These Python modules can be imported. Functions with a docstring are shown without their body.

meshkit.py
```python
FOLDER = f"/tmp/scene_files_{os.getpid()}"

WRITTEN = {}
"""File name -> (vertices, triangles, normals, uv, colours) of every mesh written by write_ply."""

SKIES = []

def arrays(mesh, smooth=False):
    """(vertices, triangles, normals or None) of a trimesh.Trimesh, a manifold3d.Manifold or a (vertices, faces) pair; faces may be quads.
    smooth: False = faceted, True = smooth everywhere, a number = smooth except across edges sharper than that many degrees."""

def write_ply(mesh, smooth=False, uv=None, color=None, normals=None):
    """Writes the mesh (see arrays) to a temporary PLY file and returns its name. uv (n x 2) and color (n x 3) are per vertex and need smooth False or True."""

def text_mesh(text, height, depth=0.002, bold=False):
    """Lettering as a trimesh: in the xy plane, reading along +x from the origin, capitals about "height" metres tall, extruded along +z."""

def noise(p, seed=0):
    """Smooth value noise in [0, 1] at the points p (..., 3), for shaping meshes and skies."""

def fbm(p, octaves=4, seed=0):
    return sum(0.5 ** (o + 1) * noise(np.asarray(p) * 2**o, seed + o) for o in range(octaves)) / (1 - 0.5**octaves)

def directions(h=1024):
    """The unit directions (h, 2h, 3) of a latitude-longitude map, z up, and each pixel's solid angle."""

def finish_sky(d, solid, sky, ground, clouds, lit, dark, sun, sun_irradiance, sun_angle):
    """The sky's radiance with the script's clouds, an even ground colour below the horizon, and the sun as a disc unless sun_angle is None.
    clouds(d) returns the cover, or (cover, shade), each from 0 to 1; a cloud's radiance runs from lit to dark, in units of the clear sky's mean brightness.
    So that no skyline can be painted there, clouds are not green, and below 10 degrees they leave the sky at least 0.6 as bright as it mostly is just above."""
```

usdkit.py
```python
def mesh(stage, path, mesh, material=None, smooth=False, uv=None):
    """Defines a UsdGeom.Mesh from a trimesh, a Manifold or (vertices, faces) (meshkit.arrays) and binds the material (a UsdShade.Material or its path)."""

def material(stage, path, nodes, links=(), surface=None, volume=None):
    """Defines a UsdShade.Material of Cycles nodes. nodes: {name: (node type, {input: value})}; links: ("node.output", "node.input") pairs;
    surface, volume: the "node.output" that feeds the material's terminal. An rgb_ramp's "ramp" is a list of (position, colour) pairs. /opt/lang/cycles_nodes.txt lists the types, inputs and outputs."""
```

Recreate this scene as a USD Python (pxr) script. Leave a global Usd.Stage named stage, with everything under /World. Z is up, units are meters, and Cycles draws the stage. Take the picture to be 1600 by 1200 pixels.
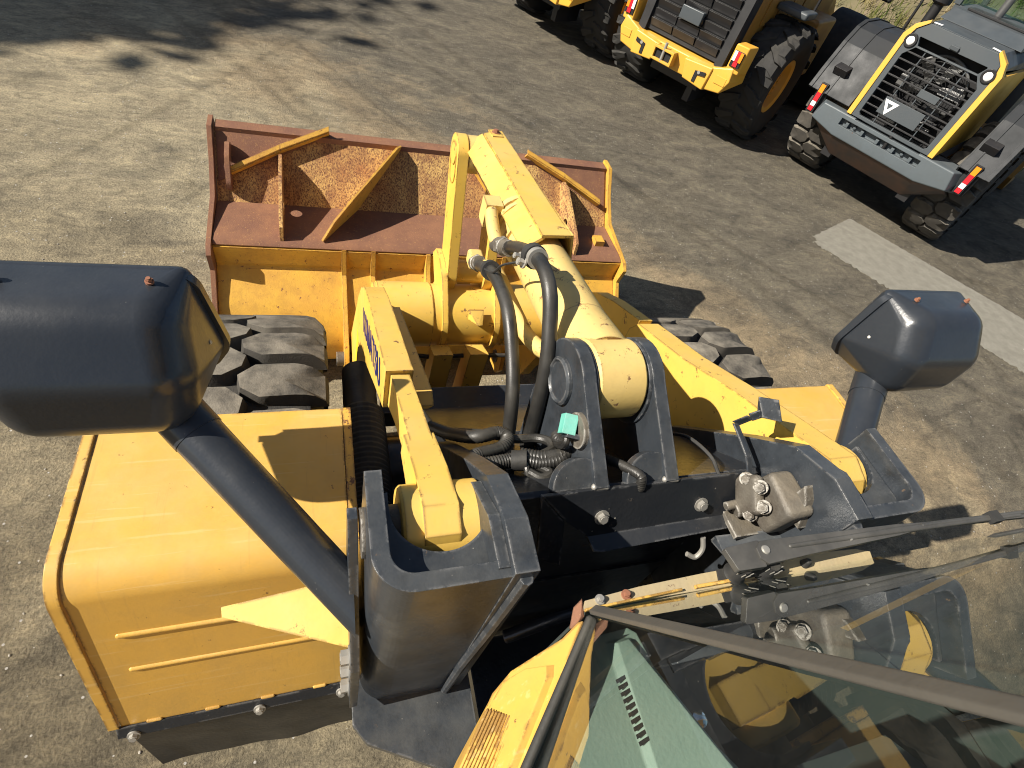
import math, random, numpy as np, trimesh, usdkit, meshkit
import manifold3d as m3
from shapely.geometry import Polygon, LineString, Point, box as sbox
from shapely.ops import unary_union
from pxr import Usd, UsdGeom, UsdLux, UsdShade, Gf, Sdf

random.seed(7); rng = np.random.default_rng(7)
stage = Usd.Stage.CreateInMemory()
UsdGeom.SetStageUpAxis(stage, UsdGeom.Tokens.z); UsdGeom.SetStageMetersPerUnit(stage, 1.0)
WORLD = UsdGeom.Xform.Define(stage, '/World'); stage.SetDefaultPrim(WORLD.GetPrim())
UsdGeom.Scope.Define(stage, '/World/Looks')

# ------------------------------------------------------------------ camera, sky, sun, exposure
EXPOSURE = 0.84
SUN = 1.25; SKY = 0.05
CAM = (-0.7365, -1.3202, 3.0109)
R_, U_, B_ = (0.94422, -0.23331, 0.23239), (0.03422, 0.77141, 0.63542), (-0.32752, -0.59203, 0.73637)
cam = UsdGeom.Camera.Define(stage, '/World/camera')
cam.AddTransformOp().Set(Gf.Matrix4d(*R_, 0, *U_, 0, *B_, 0, *CAM, 1))
cam.CreateHorizontalApertureAttr(36.0); cam.CreateVerticalApertureAttr(27.0)
cam.CreateFocalLengthAttr(842.63 / 1600 * 36.0)
cam.CreateClippingRangeAttr(Gf.Vec2f(0.02, 1000)); cam.CreateExposureAttr(EXPOSURE)

TO_SUN = np.array([-1.28, 0.0, 1.0]); TO_SUN /= np.linalg.norm(TO_SUN)
sky = UsdLux.DomeLight.Define(stage, '/World/sky')
skym = usdkit.material(stage, '/World/Looks/sky_air', {
    's': ('sky_texture', {'sky_type': 'single_scattering', 'sun_disc': False, 'sun_elevation': float(math.asin(TO_SUN[2])),
                          'sun_rotation': float(math.atan2(TO_SUN[0], TO_SUN[1])), 'air_density': 1.0, 'aerosol_density': 1.2}),
    'b': ('background_shader', {'strength': SKY})}, [('s.color', 'b.color')], surface='b.background')
UsdShade.MaterialBindingAPI.Apply(sky.GetPrim()).Bind(skym)
sky.GetPrim().SetCustomDataByKey('kind', 'structure')
sun = UsdLux.DistantLight.Define(stage, '/World/sun')
zx = TO_SUN; xx = np.cross([0, 1, 0], zx); xx /= np.linalg.norm(xx); yx = np.cross(zx, xx)
sun.AddTransformOp().Set(Gf.Matrix4d(*xx, 0, *yx, 0, *zx, 0, 0, 0, 30, 1))
sun.CreateIntensityAttr(SUN); sun.CreateAngleAttr(0.5); sun.CreateNormalizeAttr(True); sun.CreateColorAttr(Gf.Vec3f(1, 0.93, 0.82))

# ------------------------------------------------------------------ helpers
used = {}
def path_for(name, parent):
    base = parent.GetPath().pathString if parent is not None else '/World'
    k = used.get((base, name), 0); used[(base, name)] = k + 1
    return f'{base}/{name}' + (f'_{k:03d}' if k else '')
def tag(p, label=None, cat=None, group=None, kind=None):
    for k, v in (('label', label), ('category', cat), ('group', group), ('kind', kind)):
        if v: p.SetCustomDataByKey(k, v)
    return p
def thing(name, label, cat, loc=(0, 0, 0), rotz=0, group=None):
    x = UsdGeom.Xform.Define(stage, path_for(name, None)); x.AddTranslateOp().Set(Gf.Vec3d(*loc)); x.AddRotateZOp().Set(rotz)
    return tag(x.GetPrim(), label, cat, group)
def part(name, mesh, mat, parent=None, smooth=35, label=None):
    if isinstance(mesh, list): mesh = cat(*mesh)
    p = usdkit.mesh(stage, path_for(name, parent), mesh, M[mat] if isinstance(mat, str) else mat, smooth=smooth).GetPrim()
    if label: p.SetCustomDataByKey('label', label)
    return p
def cat(*ms):
    out = []
    for m in ms:
        if hasattr(m, 'to_mesh'):
            q = m.to_mesh(); m = trimesh.Trimesh(q.vert_properties[:, :3], q.tri_verts, process=False)
        out.append(m)
    return trimesh.util.concatenate(out)
def tm(m):
    q = m.to_mesh(); return trimesh.Trimesh(q.vert_properties[:, :3], q.tri_verts, process=False)
def box(x0, x1, y0, y1, z0, z1):
    b = trimesh.creation.box((abs(x1-x0), abs(y1-y0), abs(z1-z0))); b.apply_translation(((x0+x1)/2, (y0+y1)/2, (z0+z1)/2)); return b
def basis(o, ex, ey, ez):
    T = np.eye(4); T[:3, 0], T[:3, 1], T[:3, 2], T[:3, 3] = ex, ey, ez, o; return T
def fixw(m):
    if m.volume < 0: m.invert()
    return m
def ext(poly, h):
    if not isinstance(poly, Polygon) and not hasattr(poly, 'geoms'): poly = Polygon(poly)
    gs = [g for g in getattr(poly, 'geoms', [poly]) if g.area > 1e-9]
    return trimesh.util.concatenate([trimesh.creation.extrude_polygon(g, h, engine='earcut') for g in gs])
def plateX(poly, x0, x1):            # polygon in (y, z), extruded along x
    m = ext(poly, abs(x1-x0)); m.apply_transform(basis((min(x0, x1), 0, 0), (0, 1, 0), (0, 0, 1), (1, 0, 0))); return m
def plateY(poly, y0, y1):            # polygon in (x, z), extruded along y
    m = ext(poly, abs(y1-y0)); m.apply_transform(basis((0, min(y0, y1), 0), (1, 0, 0), (0, 0, 1), (0, 1, 0))); return fixw(m)
def plateZ(poly, z0, z1):
    m = ext(poly, abs(z1-z0)); m.apply_translation((0, 0, min(z0, z1))); return m
def sheet3(pts, t, n=None):          # flat plate through 3-D points, thickness t along its normal (centred)
    P = np.array(pts, float); o = P.mean(0)
    if n is None: n = np.linalg.svd(P - o)[2][2]
    n = np.array(n, float); n /= np.linalg.norm(n)
    ex = P[1] - P[0]; ex -= n * (ex @ n); ex /= np.linalg.norm(ex); ey = np.cross(n, ex)
    m = ext(Polygon([((p-o) @ ex, (p-o) @ ey) for p in P]).buffer(0), t)
    m.apply_transform(basis(o - n*t/2, ex, ey, n)); return fixw(m)
def cyl(p0, p1, r, seg=28, r1=None, cham=0.0):
    p0, p1 = np.array(p0, float), np.array(p1, float); L = np.linalg.norm(p1-p0); r1 = r if r1 is None else r1
    prof = [(0, 0), (r-cham, 0), (r, cham), (r1, L-cham), (r1-cham, L), (0, L)] if cham else [(0, 0), (r, 0), (r1, L), (0, L)]
    return lathe(prof, p0, (p1-p0)/L, seg)
def lathe(prof, o, ax, seg=32):
    m = trimesh.creation.revolve(np.array(prof, float), sections=seg)
    ax = np.array(ax, float)/np.linalg.norm(ax); a = np.array((1, 0, 0)) if abs(ax[0]) < .9 else np.array((0, 1, 0))
    ex = np.cross(a, ax); ex /= np.linalg.norm(ex); ey = np.cross(ax, ex)
    m.apply_transform(basis(o, ex, ey, ax)); return fixw(m)
def spline(pts, n=10):
    P = np.array(pts, float); P = np.vstack([2*P[0]-P[1], P, 2*P[-1]-P[-2]]); out = []
    for i in range(1, len(P)-2):
        for t in np.linspace(0, 1, n, endpoint=False):
            a, b, c, d = P[i-1:i+3]
            out.append(.5*((2*b)+(c-a)*t+(2*a-5*b+4*c-d)*t*t+(3*b-a-3*c+d)*t**3))
    return np.array(out + [P[-2]])
def tube(pts, r, seg=12, n=8, smooth=True, ribs=0.0):
    P = spline(pts, n) if smooth else np.array(pts, float)
    T = np.gradient(P, axis=0); T /= np.linalg.norm(T, axis=1)[:, None]
    N = np.cross(T[0], (0, 0, 1) if abs(T[0][2]) < .9 else (1, 0, 0)); N /= np.linalg.norm(N); V = []
    for i, (p, t) in enumerate(zip(P, T)):
        N = N - t*(N @ t); N /= np.linalg.norm(N); Bn = np.cross(t, N)
        rr = r*(1+ribs*(i % 2))
        V += [p + rr*(math.cos(a)*N+math.sin(a)*Bn) for a in np.linspace(0, 2*math.pi, seg, endpoint=False)]
    F = []
    for i in range(len(P)-1):
        for j in range(seg):
            a, b, c, d = i*seg+j, i*seg+(j+1) % seg, (i+1)*seg+(j+1) % seg, (i+1)*seg+j
            F += [(a, b, c), (a, c, d)]
    V += [P[0], P[-1]]; k = len(V)
    for j in range(seg):
        F += [(k-2, (j+1) % seg, j), (k-1, (len(P)-1)*seg+j, (len(P)-1)*seg+(j+1) % seg)]
    return fixw(trimesh.Trimesh(np.array(V), np.array(F), process=False))
def rhull(pts, r, seg=16):
    s = m3.Manifold.sphere(r, seg)
    return tm(m3.Manifold.batch_hull([s.translate([float(c) for c in p]) for p in pts]))
def rbox(x0, x1, y0, y1, z0, z1, r, seg=16):
    return rhull([(x, y, z) for x in (x0+r, x1-r) for y in (y0+r, y1-r) for z in (z0+r, z1-r)], r, seg)
def hull(pts):
    return trimesh.convex.convex_hull(np.array(pts, float))
def bolt(p, n, r=.014, h=.012):      # hexagon head on a washer
    p, n = np.array(p, float), np.array(n, float)/np.linalg.norm(n)
    return cat(cyl(p-n*.002, p+n*.003, r*1.45, 14), cyl(p+n*.003, p+n*h, r, 6), cyl(p+n*h, p+n*(h+.002), r*.72, 10))
def mx(m, s):                        # mirror a mesh across x = 0 when s = 1 (the left side, s = -1, is the master)
    m = m.copy()
    if s > 0:
        m.apply_transform(np.diag([-1, 1, 1, 1]))
        if m.volume < 0 or True:
            pass
    return m
def arc(c, r, a0, a1, n=10):
    return [(c[0]+r*math.cos(a), c[1]+r*math.sin(a)) for a in np.radians(np.linspace(a0, a1, n))]

# ------------------------------------------------------------------ materials
M = {}
def paint(name, base, base2=None, rough=.45, chip=0.0, chipcol=(.10, .045, .025), dust=0.0, dustcol=(.30, .25, .17), grime=0.0, grimecol=(.05, .04, .03),
          scale=1.0, bump=.15, bev=.003, edge=0.0, edgecol=None, metallic=0.0, spec=.5, speck=0.0, speckcol=(.45, .42, .36), stretch=None, rvar=.12, cscale=19.0, csoft=.02, scratch=0.0):
    base2 = base2 or tuple(c*.86 for c in base)
    n = {'g': ('geometry', {}), 'm': ('mapping', {'mapping_type': 'point', 'scale': stretch or (1, 1, 1)}),
         'n1': ('noise_texture', {'scale': 3.0*scale, 'detail': 6.0, 'roughness': .62}), 'r1': ('rgb_ramp', {'ramp': [(.36, base), (.64, base2)]}),
         'n4': ('noise_texture', {'scale': 90.0*scale, 'detail': 3.0}),
         'bp': ('bump', {'strength': bump, 'distance': .004}), 'p': ('principled_bsdf', {'metallic': metallic, 'specular_ior_level': spec})}
    L = [('g.position', 'm.vector'), ('m.vector', 'n1.vector'), ('n1.fac', 'r1.fac'), ('m.vector', 'n4.vector'), ('n4.fac', 'bp.height')]
    cur = 'r1.color'
    if bev:
        n['bv'] = ('bevel', {'radius': bev, 'samples': 4}); L.append(('bv.bevel', 'bp.normal'))
    L.append(('bp.normal', 'p.normal'))
    def mixin(key, fac, col):
        nonlocal cur
        n[key] = ('mix_color', {'b': col}); L.extend([(fac, f'{key}.fac'), (cur, f'{key}.a')]); cur = f'{key}.result'
    if grime:
        n['n2'] = ('noise_texture', {'scale': 7.0*scale, 'detail': 9.0, 'roughness': .72}); n['r2'] = ('rgb_ramp', {'ramp': [(.46, (0, 0, 0)), (.74, (grime,)*3)]})
        L += [('m.vector', 'n2.vector'), ('n2.fac', 'r2.fac')]; mixin('mg', 'r2.color', grimecol)
    if dust:
        n['n5'] = ('noise_texture', {'scale': 4.3*scale, 'detail': 8.0, 'roughness': .7}); n['r5'] = ('rgb_ramp', {'ramp': [(.34, (0, 0, 0)), (.7, (dust,)*3)]})
        n['sx'] = ('separate_xyz', {}); n['up'] = ('map_range', {'from_min': .25, 'from_max': .95, 'to_min': .12, 'to_max': 1.0, 'clamp': True}); n['um'] = ('math', {'math_type': 'multiply'})
        L += [('m.vector', 'n5.vector'), ('n5.fac', 'r5.fac'), ('g.normal', 'sx.vector'), ('sx.z', 'up.value'), ('up.result', 'um.value1'), ('r5.color', 'um.value2')]
        mixin('md', 'um.value', dustcol)
    if speck:
        n['vs'] = ('voronoi_texture', {'scale': 34.0*scale, 'randomness': 1.0}); n['ws'] = ('math', {'math_type': 'less_than', 'value2': .05 + .05*speck})
        n['n6'] = ('noise_texture', {'scale': 11.0*scale, 'detail': 4.0}); n['r6'] = ('rgb_ramp', {'ramp': [(.5, (0, 0, 0)), (.68, (speck,)*3)]}); n['sm'] = ('math', {'math_type': 'multiply'})
        L += [('m.vector', 'vs.vector'), ('vs.distance', 'ws.value1'), ('m.vector', 'n6.vector'), ('n6.fac', 'r6.fac'), ('ws.value', 'sm.value1'), ('r6.color', 'sm.value2')]
        mixin('ms', 'sm.value', speckcol)
    if edge and bev:
        n['be'] = ('bevel', {'radius': .011, 'samples': 4}); n['dt'] = ('vector_math', {'math_type': 'dot_product'}); n['er'] = ('map_range', {'from_min': .985, 'from_max': .86, 'to_min': 0, 'to_max': 1, 'clamp': True})
        n['ne'] = ('noise_texture', {'scale': 16.0*scale, 'detail': 8.0, 'roughness': .7}); n['re'] = ('rgb_ramp', {'ramp': [(.54-.14*edge, (0, 0, 0)), (.57-.10*edge, (1, 1, 1))]}); n['em'] = ('math', {'math_type': 'multiply'})
        L += [('be.bevel', 'dt.vector1'), ('g.true_normal', 'dt.vector2'), ('dt.value', 'er.value'), ('m.vector', 'ne.vector'), ('ne.fac', 're.fac'), ('er.result', 'em.value1'), ('re.color', 'em.value2')]
        mixin('me', 'em.value', edgecol or chipcol)
    if chip:
        n['n3'] = ('noise_texture', {'scale': cscale*scale, 'detail': 12.0, 'roughness': .78}); th = .655-.155*chip
        n['r3'] = ('rgb_ramp', {'ramp': [(th, (0, 0, 0)), (th+csoft, (1, 1, 1))]})
        L += [('m.vector', 'n3.vector'), ('n3.fac', 'r3.fac')]; mixin('mc', 'r3.color', chipcol)
    if scratch:
        for k, (sc, th0, th1, am, col) in enumerate((((2.0, 46, 46), .60, .64, .5, (.74, .58, .30)), ((60, 3.2, 3.2), .62, .66, .4, (.40, .24, .07)), ((9, .9, .9), .50, .72, .45, (.46, .29, .09)))):
            n[f'sm{k}'] = ('mapping', {'scale': sc, 'rotation': (.1, .15, .35*k-.2)}); n[f'sn{k}'] = ('noise_texture', {'scale': 1.3, 'detail': 5.0, 'roughness': .6}); n[f'sr{k}'] = ('rgb_ramp', {'ramp': [(th0, (0, 0, 0)), (th1, (scratch*am,)*3)]})
            L += [('g.position', f'sm{k}.vector'), (f'sm{k}.vector', f'sn{k}.vector'), (f'sn{k}.fac', f'sr{k}.fac')]; mixin(f'sx{k}', f'sr{k}.color', col)
    n['rr'] = ('map_range', {'from_min': .3, 'from_max': .7, 'to_min': max(.05, rough-rvar), 'to_max': min(1, rough+rvar), 'clamp': True})
    L += [('n1.fac', 'rr.value'), ('rr.result', 'p.roughness'), (cur, 'p.base_color')]
    M[name] = usdkit.material(stage, '/World/Looks/' + name, n, L, surface='p.BSDF')
def plain(name, col, rough=.5, metallic=0.0, spec=.5, emis=None, **kw):
    d = {'base_color': col, 'roughness': rough, 'metallic': metallic, 'specular_ior_level': spec}; d.update(kw)
    M[name] = usdkit.material(stage, '/World/Looks/' + name, {'p': ('principled_bsdf', d)}, [], surface='p.BSDF')

YEL = (.65, .375, .062)
paint('yellow_paint', YEL, (.59, .345, .066), rough=.42, chip=.08, grime=.42, grimecol=(.40, .25, .07), dust=.4, dustcol=(.60, .45, .20), edge=.6, bump=.06, scale=1.2, scratch=.42)
paint('edge_yellow', YEL, (.58, .34, .066), rough=.5, chip=.62, chipcol=(.13, .06, .03), grime=.5, grimecol=(.33, .19, .05), edge=.9, bump=.1, scale=1.4, cscale=26.0)
paint('boom_yellow', (.70, .445, .070), (.66, .43, .085), rough=.5, chip=.34, chipcol=(.17, .09, .04), dust=.45, dustcol=(.58, .42, .19), grime=.25, grimecol=(.35, .2, .05), edge=.7, edgecol=(.16, .08, .03), bump=.06)
paint('cream_yellow', (.70, .50, .145), (.64, .46, .15), rough=.55, chip=.45, chipcol=(.2, .11, .05), dust=.5, dustcol=(.56, .42, .21), grime=.3, grimecol=(.3, .18, .06), edge=.7, edgecol=(.16, .08, .03), bump=.08)
paint('bucket_yellow', (.66, .38, .05), (.56, .30, .045), rough=.6, chip=.36, cscale=26.0, chipcol=(.20, .08, .03), grime=.5, grimecol=(.26, .12, .035), edge=.8, bump=.3, scale=1.3)
paint('bucket_mottled', (.64, .41, .14), (.36, .17, .07), rough=.85, chip=1.12, chipcol=(.15, .068, .04), grime=.95, grimecol=(.20, .09, .05), bump=.4, scale=1.5, cscale=62.0, csoft=.07, stretch=(1.35, .8, .8), spec=.25)
paint('bucket_rust', (.175, .085, .055), (.235, .115, .065), rough=.85, chip=.55, chipcol=(.36, .20, .08), grime=.5, grimecol=(.11, .055, .04), bump=.4, scale=1.6, cscale=50.0, csoft=.06, spec=.25)
paint('dark_steel', (.036, .042, .050), (.024, .029, .036), rough=.30, dust=.42, dustcol=(.13, .13, .12), grime=.9, grimecol=(.012, .014, .017), scale=1.7, speck=.5, edge=.5, edgecol=(.13, .13, .13), bump=.12, chip=.05, chipcol=(.13, .09, .06))
paint('deck_steel', (.017, .020, .025), (.011, .013, .017), rough=.28, dust=.25, dustcol=(.10, .095, .085), speck=.6, edge=.5, edgecol=(.12, .12, .12), bump=.2, chip=.08, chipcol=(.16, .13, .10))
paint('worn_steel', (.135, .122, .10), (.065, .06, .054), rough=.6, metallic=.15, dust=.6, dustcol=(.24, .20, .14), grime=.95, grimecol=(.045, .035, .028), bump=.35, bev=.004, scale=1.8, edge=.4, edgecol=(.4, .38, .34))
paint('lamp_plastic', (.022, .026, .033), (.018, .022, .028), rough=.30, dust=.25, dustcol=(.08, .08, .078), bump=.08, bev=0, scale=1.4, speck=.3)
paint('black_rubber', (.022, .022, .022), (.016, .016, .016), rough=.62, dust=.45, dustcol=(.13, .12, .095), bump=.25, bev=0)
paint('hose_rubber', (.013, .013, .013), (.026, .025, .023), rough=.42, dust=.35, dustcol=(.16, .145, .115), bump=.15, bev=0, scale=3)
paint('tyre_rubber', (.035, .033, .030), (.055, .050, .043), rough=.85, dust=.9, dustcol=(.27, .24, .19), grime=.6, grimecol=(.035, .032, .03), bump=.4, scale=2.0, bev=.0025, spec=.3)
paint('black_tyre', (.018, .018, .018), (.028, .027, .025), rough=.8, dust=.5, dustcol=(.10, .09, .075), bump=.4, bev=.006, scale=2, spec=.3)
paint('flap_rubber', (.016, .017, .018), (.011, .012, .013), rough=.5, dust=.25, dustcol=(.12, .11, .10), bump=.3, bev=0)
plain('zinc', (.36, .345, .31), .5, .5)
plain('rusty_bolt', (.24, .10, .055), .85)
plain('chrome', (.7, .7, .7), .12, 1.0)
plain('black_void', (.008, .008, .009), .8)  # near-black colour carries the shade inside vents, slots, shroud and hitch mouth
paint('wiper_paint', (.045, .044, .041), (.065, .062, .056), rough=.38, dust=.4, dustcol=(.2, .19, .17), bump=.1, bev=.002)
paint('dash_plastic', (.20, .27, .225), (.17, .235, .195), rough=.55, dust=.25, dustcol=(.34, .38, .31), bump=.25, bev=.004, scale=1.5)
paint('cab_inside', (.035, .045, .042), None, rough=.6, bump=.1)
paint('teal_plastic', (.10, .40, .32), (.14, .47, .39), rough=.6, dust=.4, dustcol=(.35, .42, .36), bump=.2, bev=.003, scale=6)
plain('letter_blue', (.015, .02, .12), .4)
plain('sticker_yellow', (.80, .62, .03), .45)
plain('red_lens', (.62, .02, .03), .12); plain('amber_lens', (.80, .25, .02), .12); plain('clear_lens', (.78, .78, .78), .1)
plain('white_mark', (.78, .78, .78), .5)
paint('machine_gray', (.052, .062, .070), (.044, .052, .058), rough=.45, dust=.2, dustcol=(.18, .18, .17), bump=.08, bev=.006)
paint('weight_gray', (.082, .10, .112), (.066, .08, .088), rough=.5, dust=.25, dustcol=(.2, .2, .19), bump=.15, bev=.01, chip=.1)
paint('weight_rust', (.085, .045, .028), (.05, .04, .034), rough=.75, bump=.3)
paint('fender_plastic', (.024, .026, .029), (.02, .022, .024), rough=.55, bump=.1, dust=.05, dustcol=(.14, .13, .12), bev=.008, spec=.25)
paint('far_yellow', (.66, .36, .045), (.62, .34, .05), rough=.4, bump=.05, bev=.008)
paint('far_yellow_shaded', (.30, .15, .025), (.26, .13, .025), rough=.5, bump=.05, bev=.006)  # far yellow darkened: shade of hood sides put into the colour, also on buckets
paint('far_black', (.016, .016, .018), (.012, .012, .013), rough=.4, dust=.3, dustcol=(.10, .09, .08), bev=.005)
paint('fan_metal', (.20, .20, .195), (.10, .10, .10), rough=.45, metallic=.6, bev=0)
def pane(name, tint, refl, d0, d1, rough=.004):   # window pane: clear film, mirrored more and more towards grazing angles (Schlick), with a thin film of dust
    M[name] = usdkit.material(stage, '/World/Looks/' + name, {
        'lw': ('layer_weight', {'blend': .5}), 'pw': ('math', {'math_type': 'power', 'value2': 5.0}), 'ma': ('math', {'math_type': 'multiply_add', 'value2': 1-refl, 'value3': refl}),
        't': ('transparent_bsdf', {'color': tint}), 'g': ('glossy_bsdf', {'color': (.94, .96, .95), 'roughness': rough}), 'x': ('mix_closure', {}),
        'd': ('diffuse_bsdf', {'color': (.30, .28, .23)}), 'geo': ('geometry', {}), 'n': ('noise_texture', {'scale': 5.0, 'detail': 8.0, 'roughness': .75}), 'r': ('rgb_ramp', {'ramp': [(.42, (d0,)*3), (.75, (d1,)*3)]}), 'y': ('mix_closure', {})},
        [('lw.facing', 'pw.value1'), ('pw.value', 'ma.value1'), ('ma.value', 'x.fac'), ('t.BSDF', 'x.closure1'), ('g.BSDF', 'x.closure2'), ('geo.position', 'n.vector'), ('n.fac', 'r.fac'), ('r.color', 'y.fac'), ('x.closure', 'y.closure1'), ('d.BSDF', 'y.closure2')], surface='y.closure')
pane('glass_front', (.88, .93, .90), .09, .01, .08); pane('glass_corner', (.90, .95, .92), .09, .004, .04); pane('glass_green', (.62, .78, .70), .09, .0, .02, .01)

def ground_mat():
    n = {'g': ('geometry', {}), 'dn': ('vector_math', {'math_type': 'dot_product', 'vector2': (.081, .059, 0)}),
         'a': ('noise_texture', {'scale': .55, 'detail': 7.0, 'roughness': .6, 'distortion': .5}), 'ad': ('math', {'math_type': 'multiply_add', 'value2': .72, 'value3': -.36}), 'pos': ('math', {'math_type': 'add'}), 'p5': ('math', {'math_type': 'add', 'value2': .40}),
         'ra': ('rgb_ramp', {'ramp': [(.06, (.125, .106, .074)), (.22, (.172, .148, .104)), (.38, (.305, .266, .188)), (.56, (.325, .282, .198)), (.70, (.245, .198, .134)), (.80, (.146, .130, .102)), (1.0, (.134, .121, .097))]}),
         'ma': ('mapping', {'rotation': (0, 0, -.62), 'scale': (.9, 1.5, 1)}), 'b': ('noise_texture', {'scale': 1.7, 'detail': 10.0, 'roughness': .72, 'distortion': .9}),
         'mb': ('mapping', {'rotation': (0, 0, .95), 'scale': (.8, 1.5, 1)}), 'c': ('noise_texture', {'scale': 5.2, 'detail': 12.0, 'roughness': .80, 'distortion': 1.2}),
         'd': ('noise_texture', {'scale': 17.0, 'detail': 9.0, 'roughness': .78, 'distortion': .6}), 'f': ('noise_texture', {'scale': 70.0, 'detail': 5.0, 'roughness': .75}),
         'v': ('voronoi_texture', {'scale': 60.0}), 'v2': ('voronoi_texture', {'scale': 26.0}),
         'rb': ('rgb_ramp', {'ramp': [(.34, (.64, .645, .66)), (.66, (1.26, 1.24, 1.18))]}), 'rc': ('rgb_ramp', {'ramp': [(.36, (.66, .66, .67)), (.47, (.93, .93, .93)), (.55, (1.07, 1.06, 1.04)), (.65, (1.30, 1.28, 1.21))]}),
         'rd': ('rgb_ramp', {'ramp': [(.34, (.74, .74, .75)), (.50, (1.0, 1.0, 1.0)), (.68, (1.18, 1.17, 1.14))]}), 'rf': ('rgb_ramp', {'ramp': [(.30, (.45, .45, .46)), (.72, (1.52, 1.49, 1.42))]}),
         'm1': ('mix_color', {'blend_type': 'multiply', 'fac': 1.0}), 'm2': ('mix_color', {'blend_type': 'multiply', 'fac': 1.0}), 'm3': ('mix_color', {'blend_type': 'multiply', 'fac': 1.0}), 'm4': ('mix_color', {'blend_type': 'multiply', 'fac': .9}),
         'lt': ('math', {'math_type': 'less_than', 'value2': .15}), 'wn': ('separate_color', {}), 'gt': ('math', {'math_type': 'greater_than', 'value2': .86}), 'sm': ('math', {'math_type': 'multiply'}), 'ms': ('mix_color', {'b': (.44, .42, .38)}),
         'h1': ('math', {'math_type': 'multiply_add', 'value2': .22}), 'h2': ('math', {'math_type': 'multiply_add', 'value2': 1.5}), 'h3': ('math', {'math_type': 'multiply_add', 'value2': 1.8}),
         'bp': ('bump', {'strength': .9, 'distance': .011}), 'p': ('principled_bsdf', {'roughness': .93, 'specular_ior_level': .2})}
    L = [('g.position', k+'.vector') for k in ('a', 'ma', 'mb', 'd', 'f', 'v', 'v2')]+[('g.position', 'dn.vector1'), ('ma.vector', 'b.vector'), ('mb.vector', 'c.vector'),
         ('a.fac', 'ad.value1'), ('dn.value', 'pos.value1'), ('ad.value', 'pos.value2'), ('pos.value', 'p5.value1'), ('p5.value', 'ra.fac'), ('b.fac', 'rb.fac'), ('c.fac', 'rc.fac'), ('d.fac', 'rd.fac'), ('f.fac', 'rf.fac'),
         ('ra.color', 'm1.a'), ('rb.color', 'm1.b'), ('m1.result', 'm2.a'), ('rc.color', 'm2.b'), ('m2.result', 'm3.a'), ('rd.color', 'm3.b'), ('m3.result', 'm4.a'), ('rf.color', 'm4.b'),
         ('v2.distance', 'lt.value1'), ('v2.color', 'wn.color'), ('wn.r', 'gt.value1'), ('lt.value', 'sm.value1'), ('gt.value', 'sm.value2'), ('sm.value', 'ms.fac'), ('m4.result', 'ms.a'), ('ms.result', 'p.base_color'),
         ('v.distance', 'h1.value1'), ('f.fac', 'h1.value3'), ('d.fac', 'h2.value1'), ('h1.value', 'h2.value3'), ('b.fac', 'h3.value1'), ('h2.value', 'h3.value3'), ('h3.value', 'bp.height'), ('bp.normal', 'p.normal')]
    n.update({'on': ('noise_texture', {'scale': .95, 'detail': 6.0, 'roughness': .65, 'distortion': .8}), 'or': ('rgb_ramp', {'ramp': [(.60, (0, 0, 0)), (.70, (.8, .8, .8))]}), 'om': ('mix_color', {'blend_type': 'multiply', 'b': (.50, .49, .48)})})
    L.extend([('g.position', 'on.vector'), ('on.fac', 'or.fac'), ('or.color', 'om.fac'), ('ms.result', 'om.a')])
    prev = 'om.result'
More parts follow.
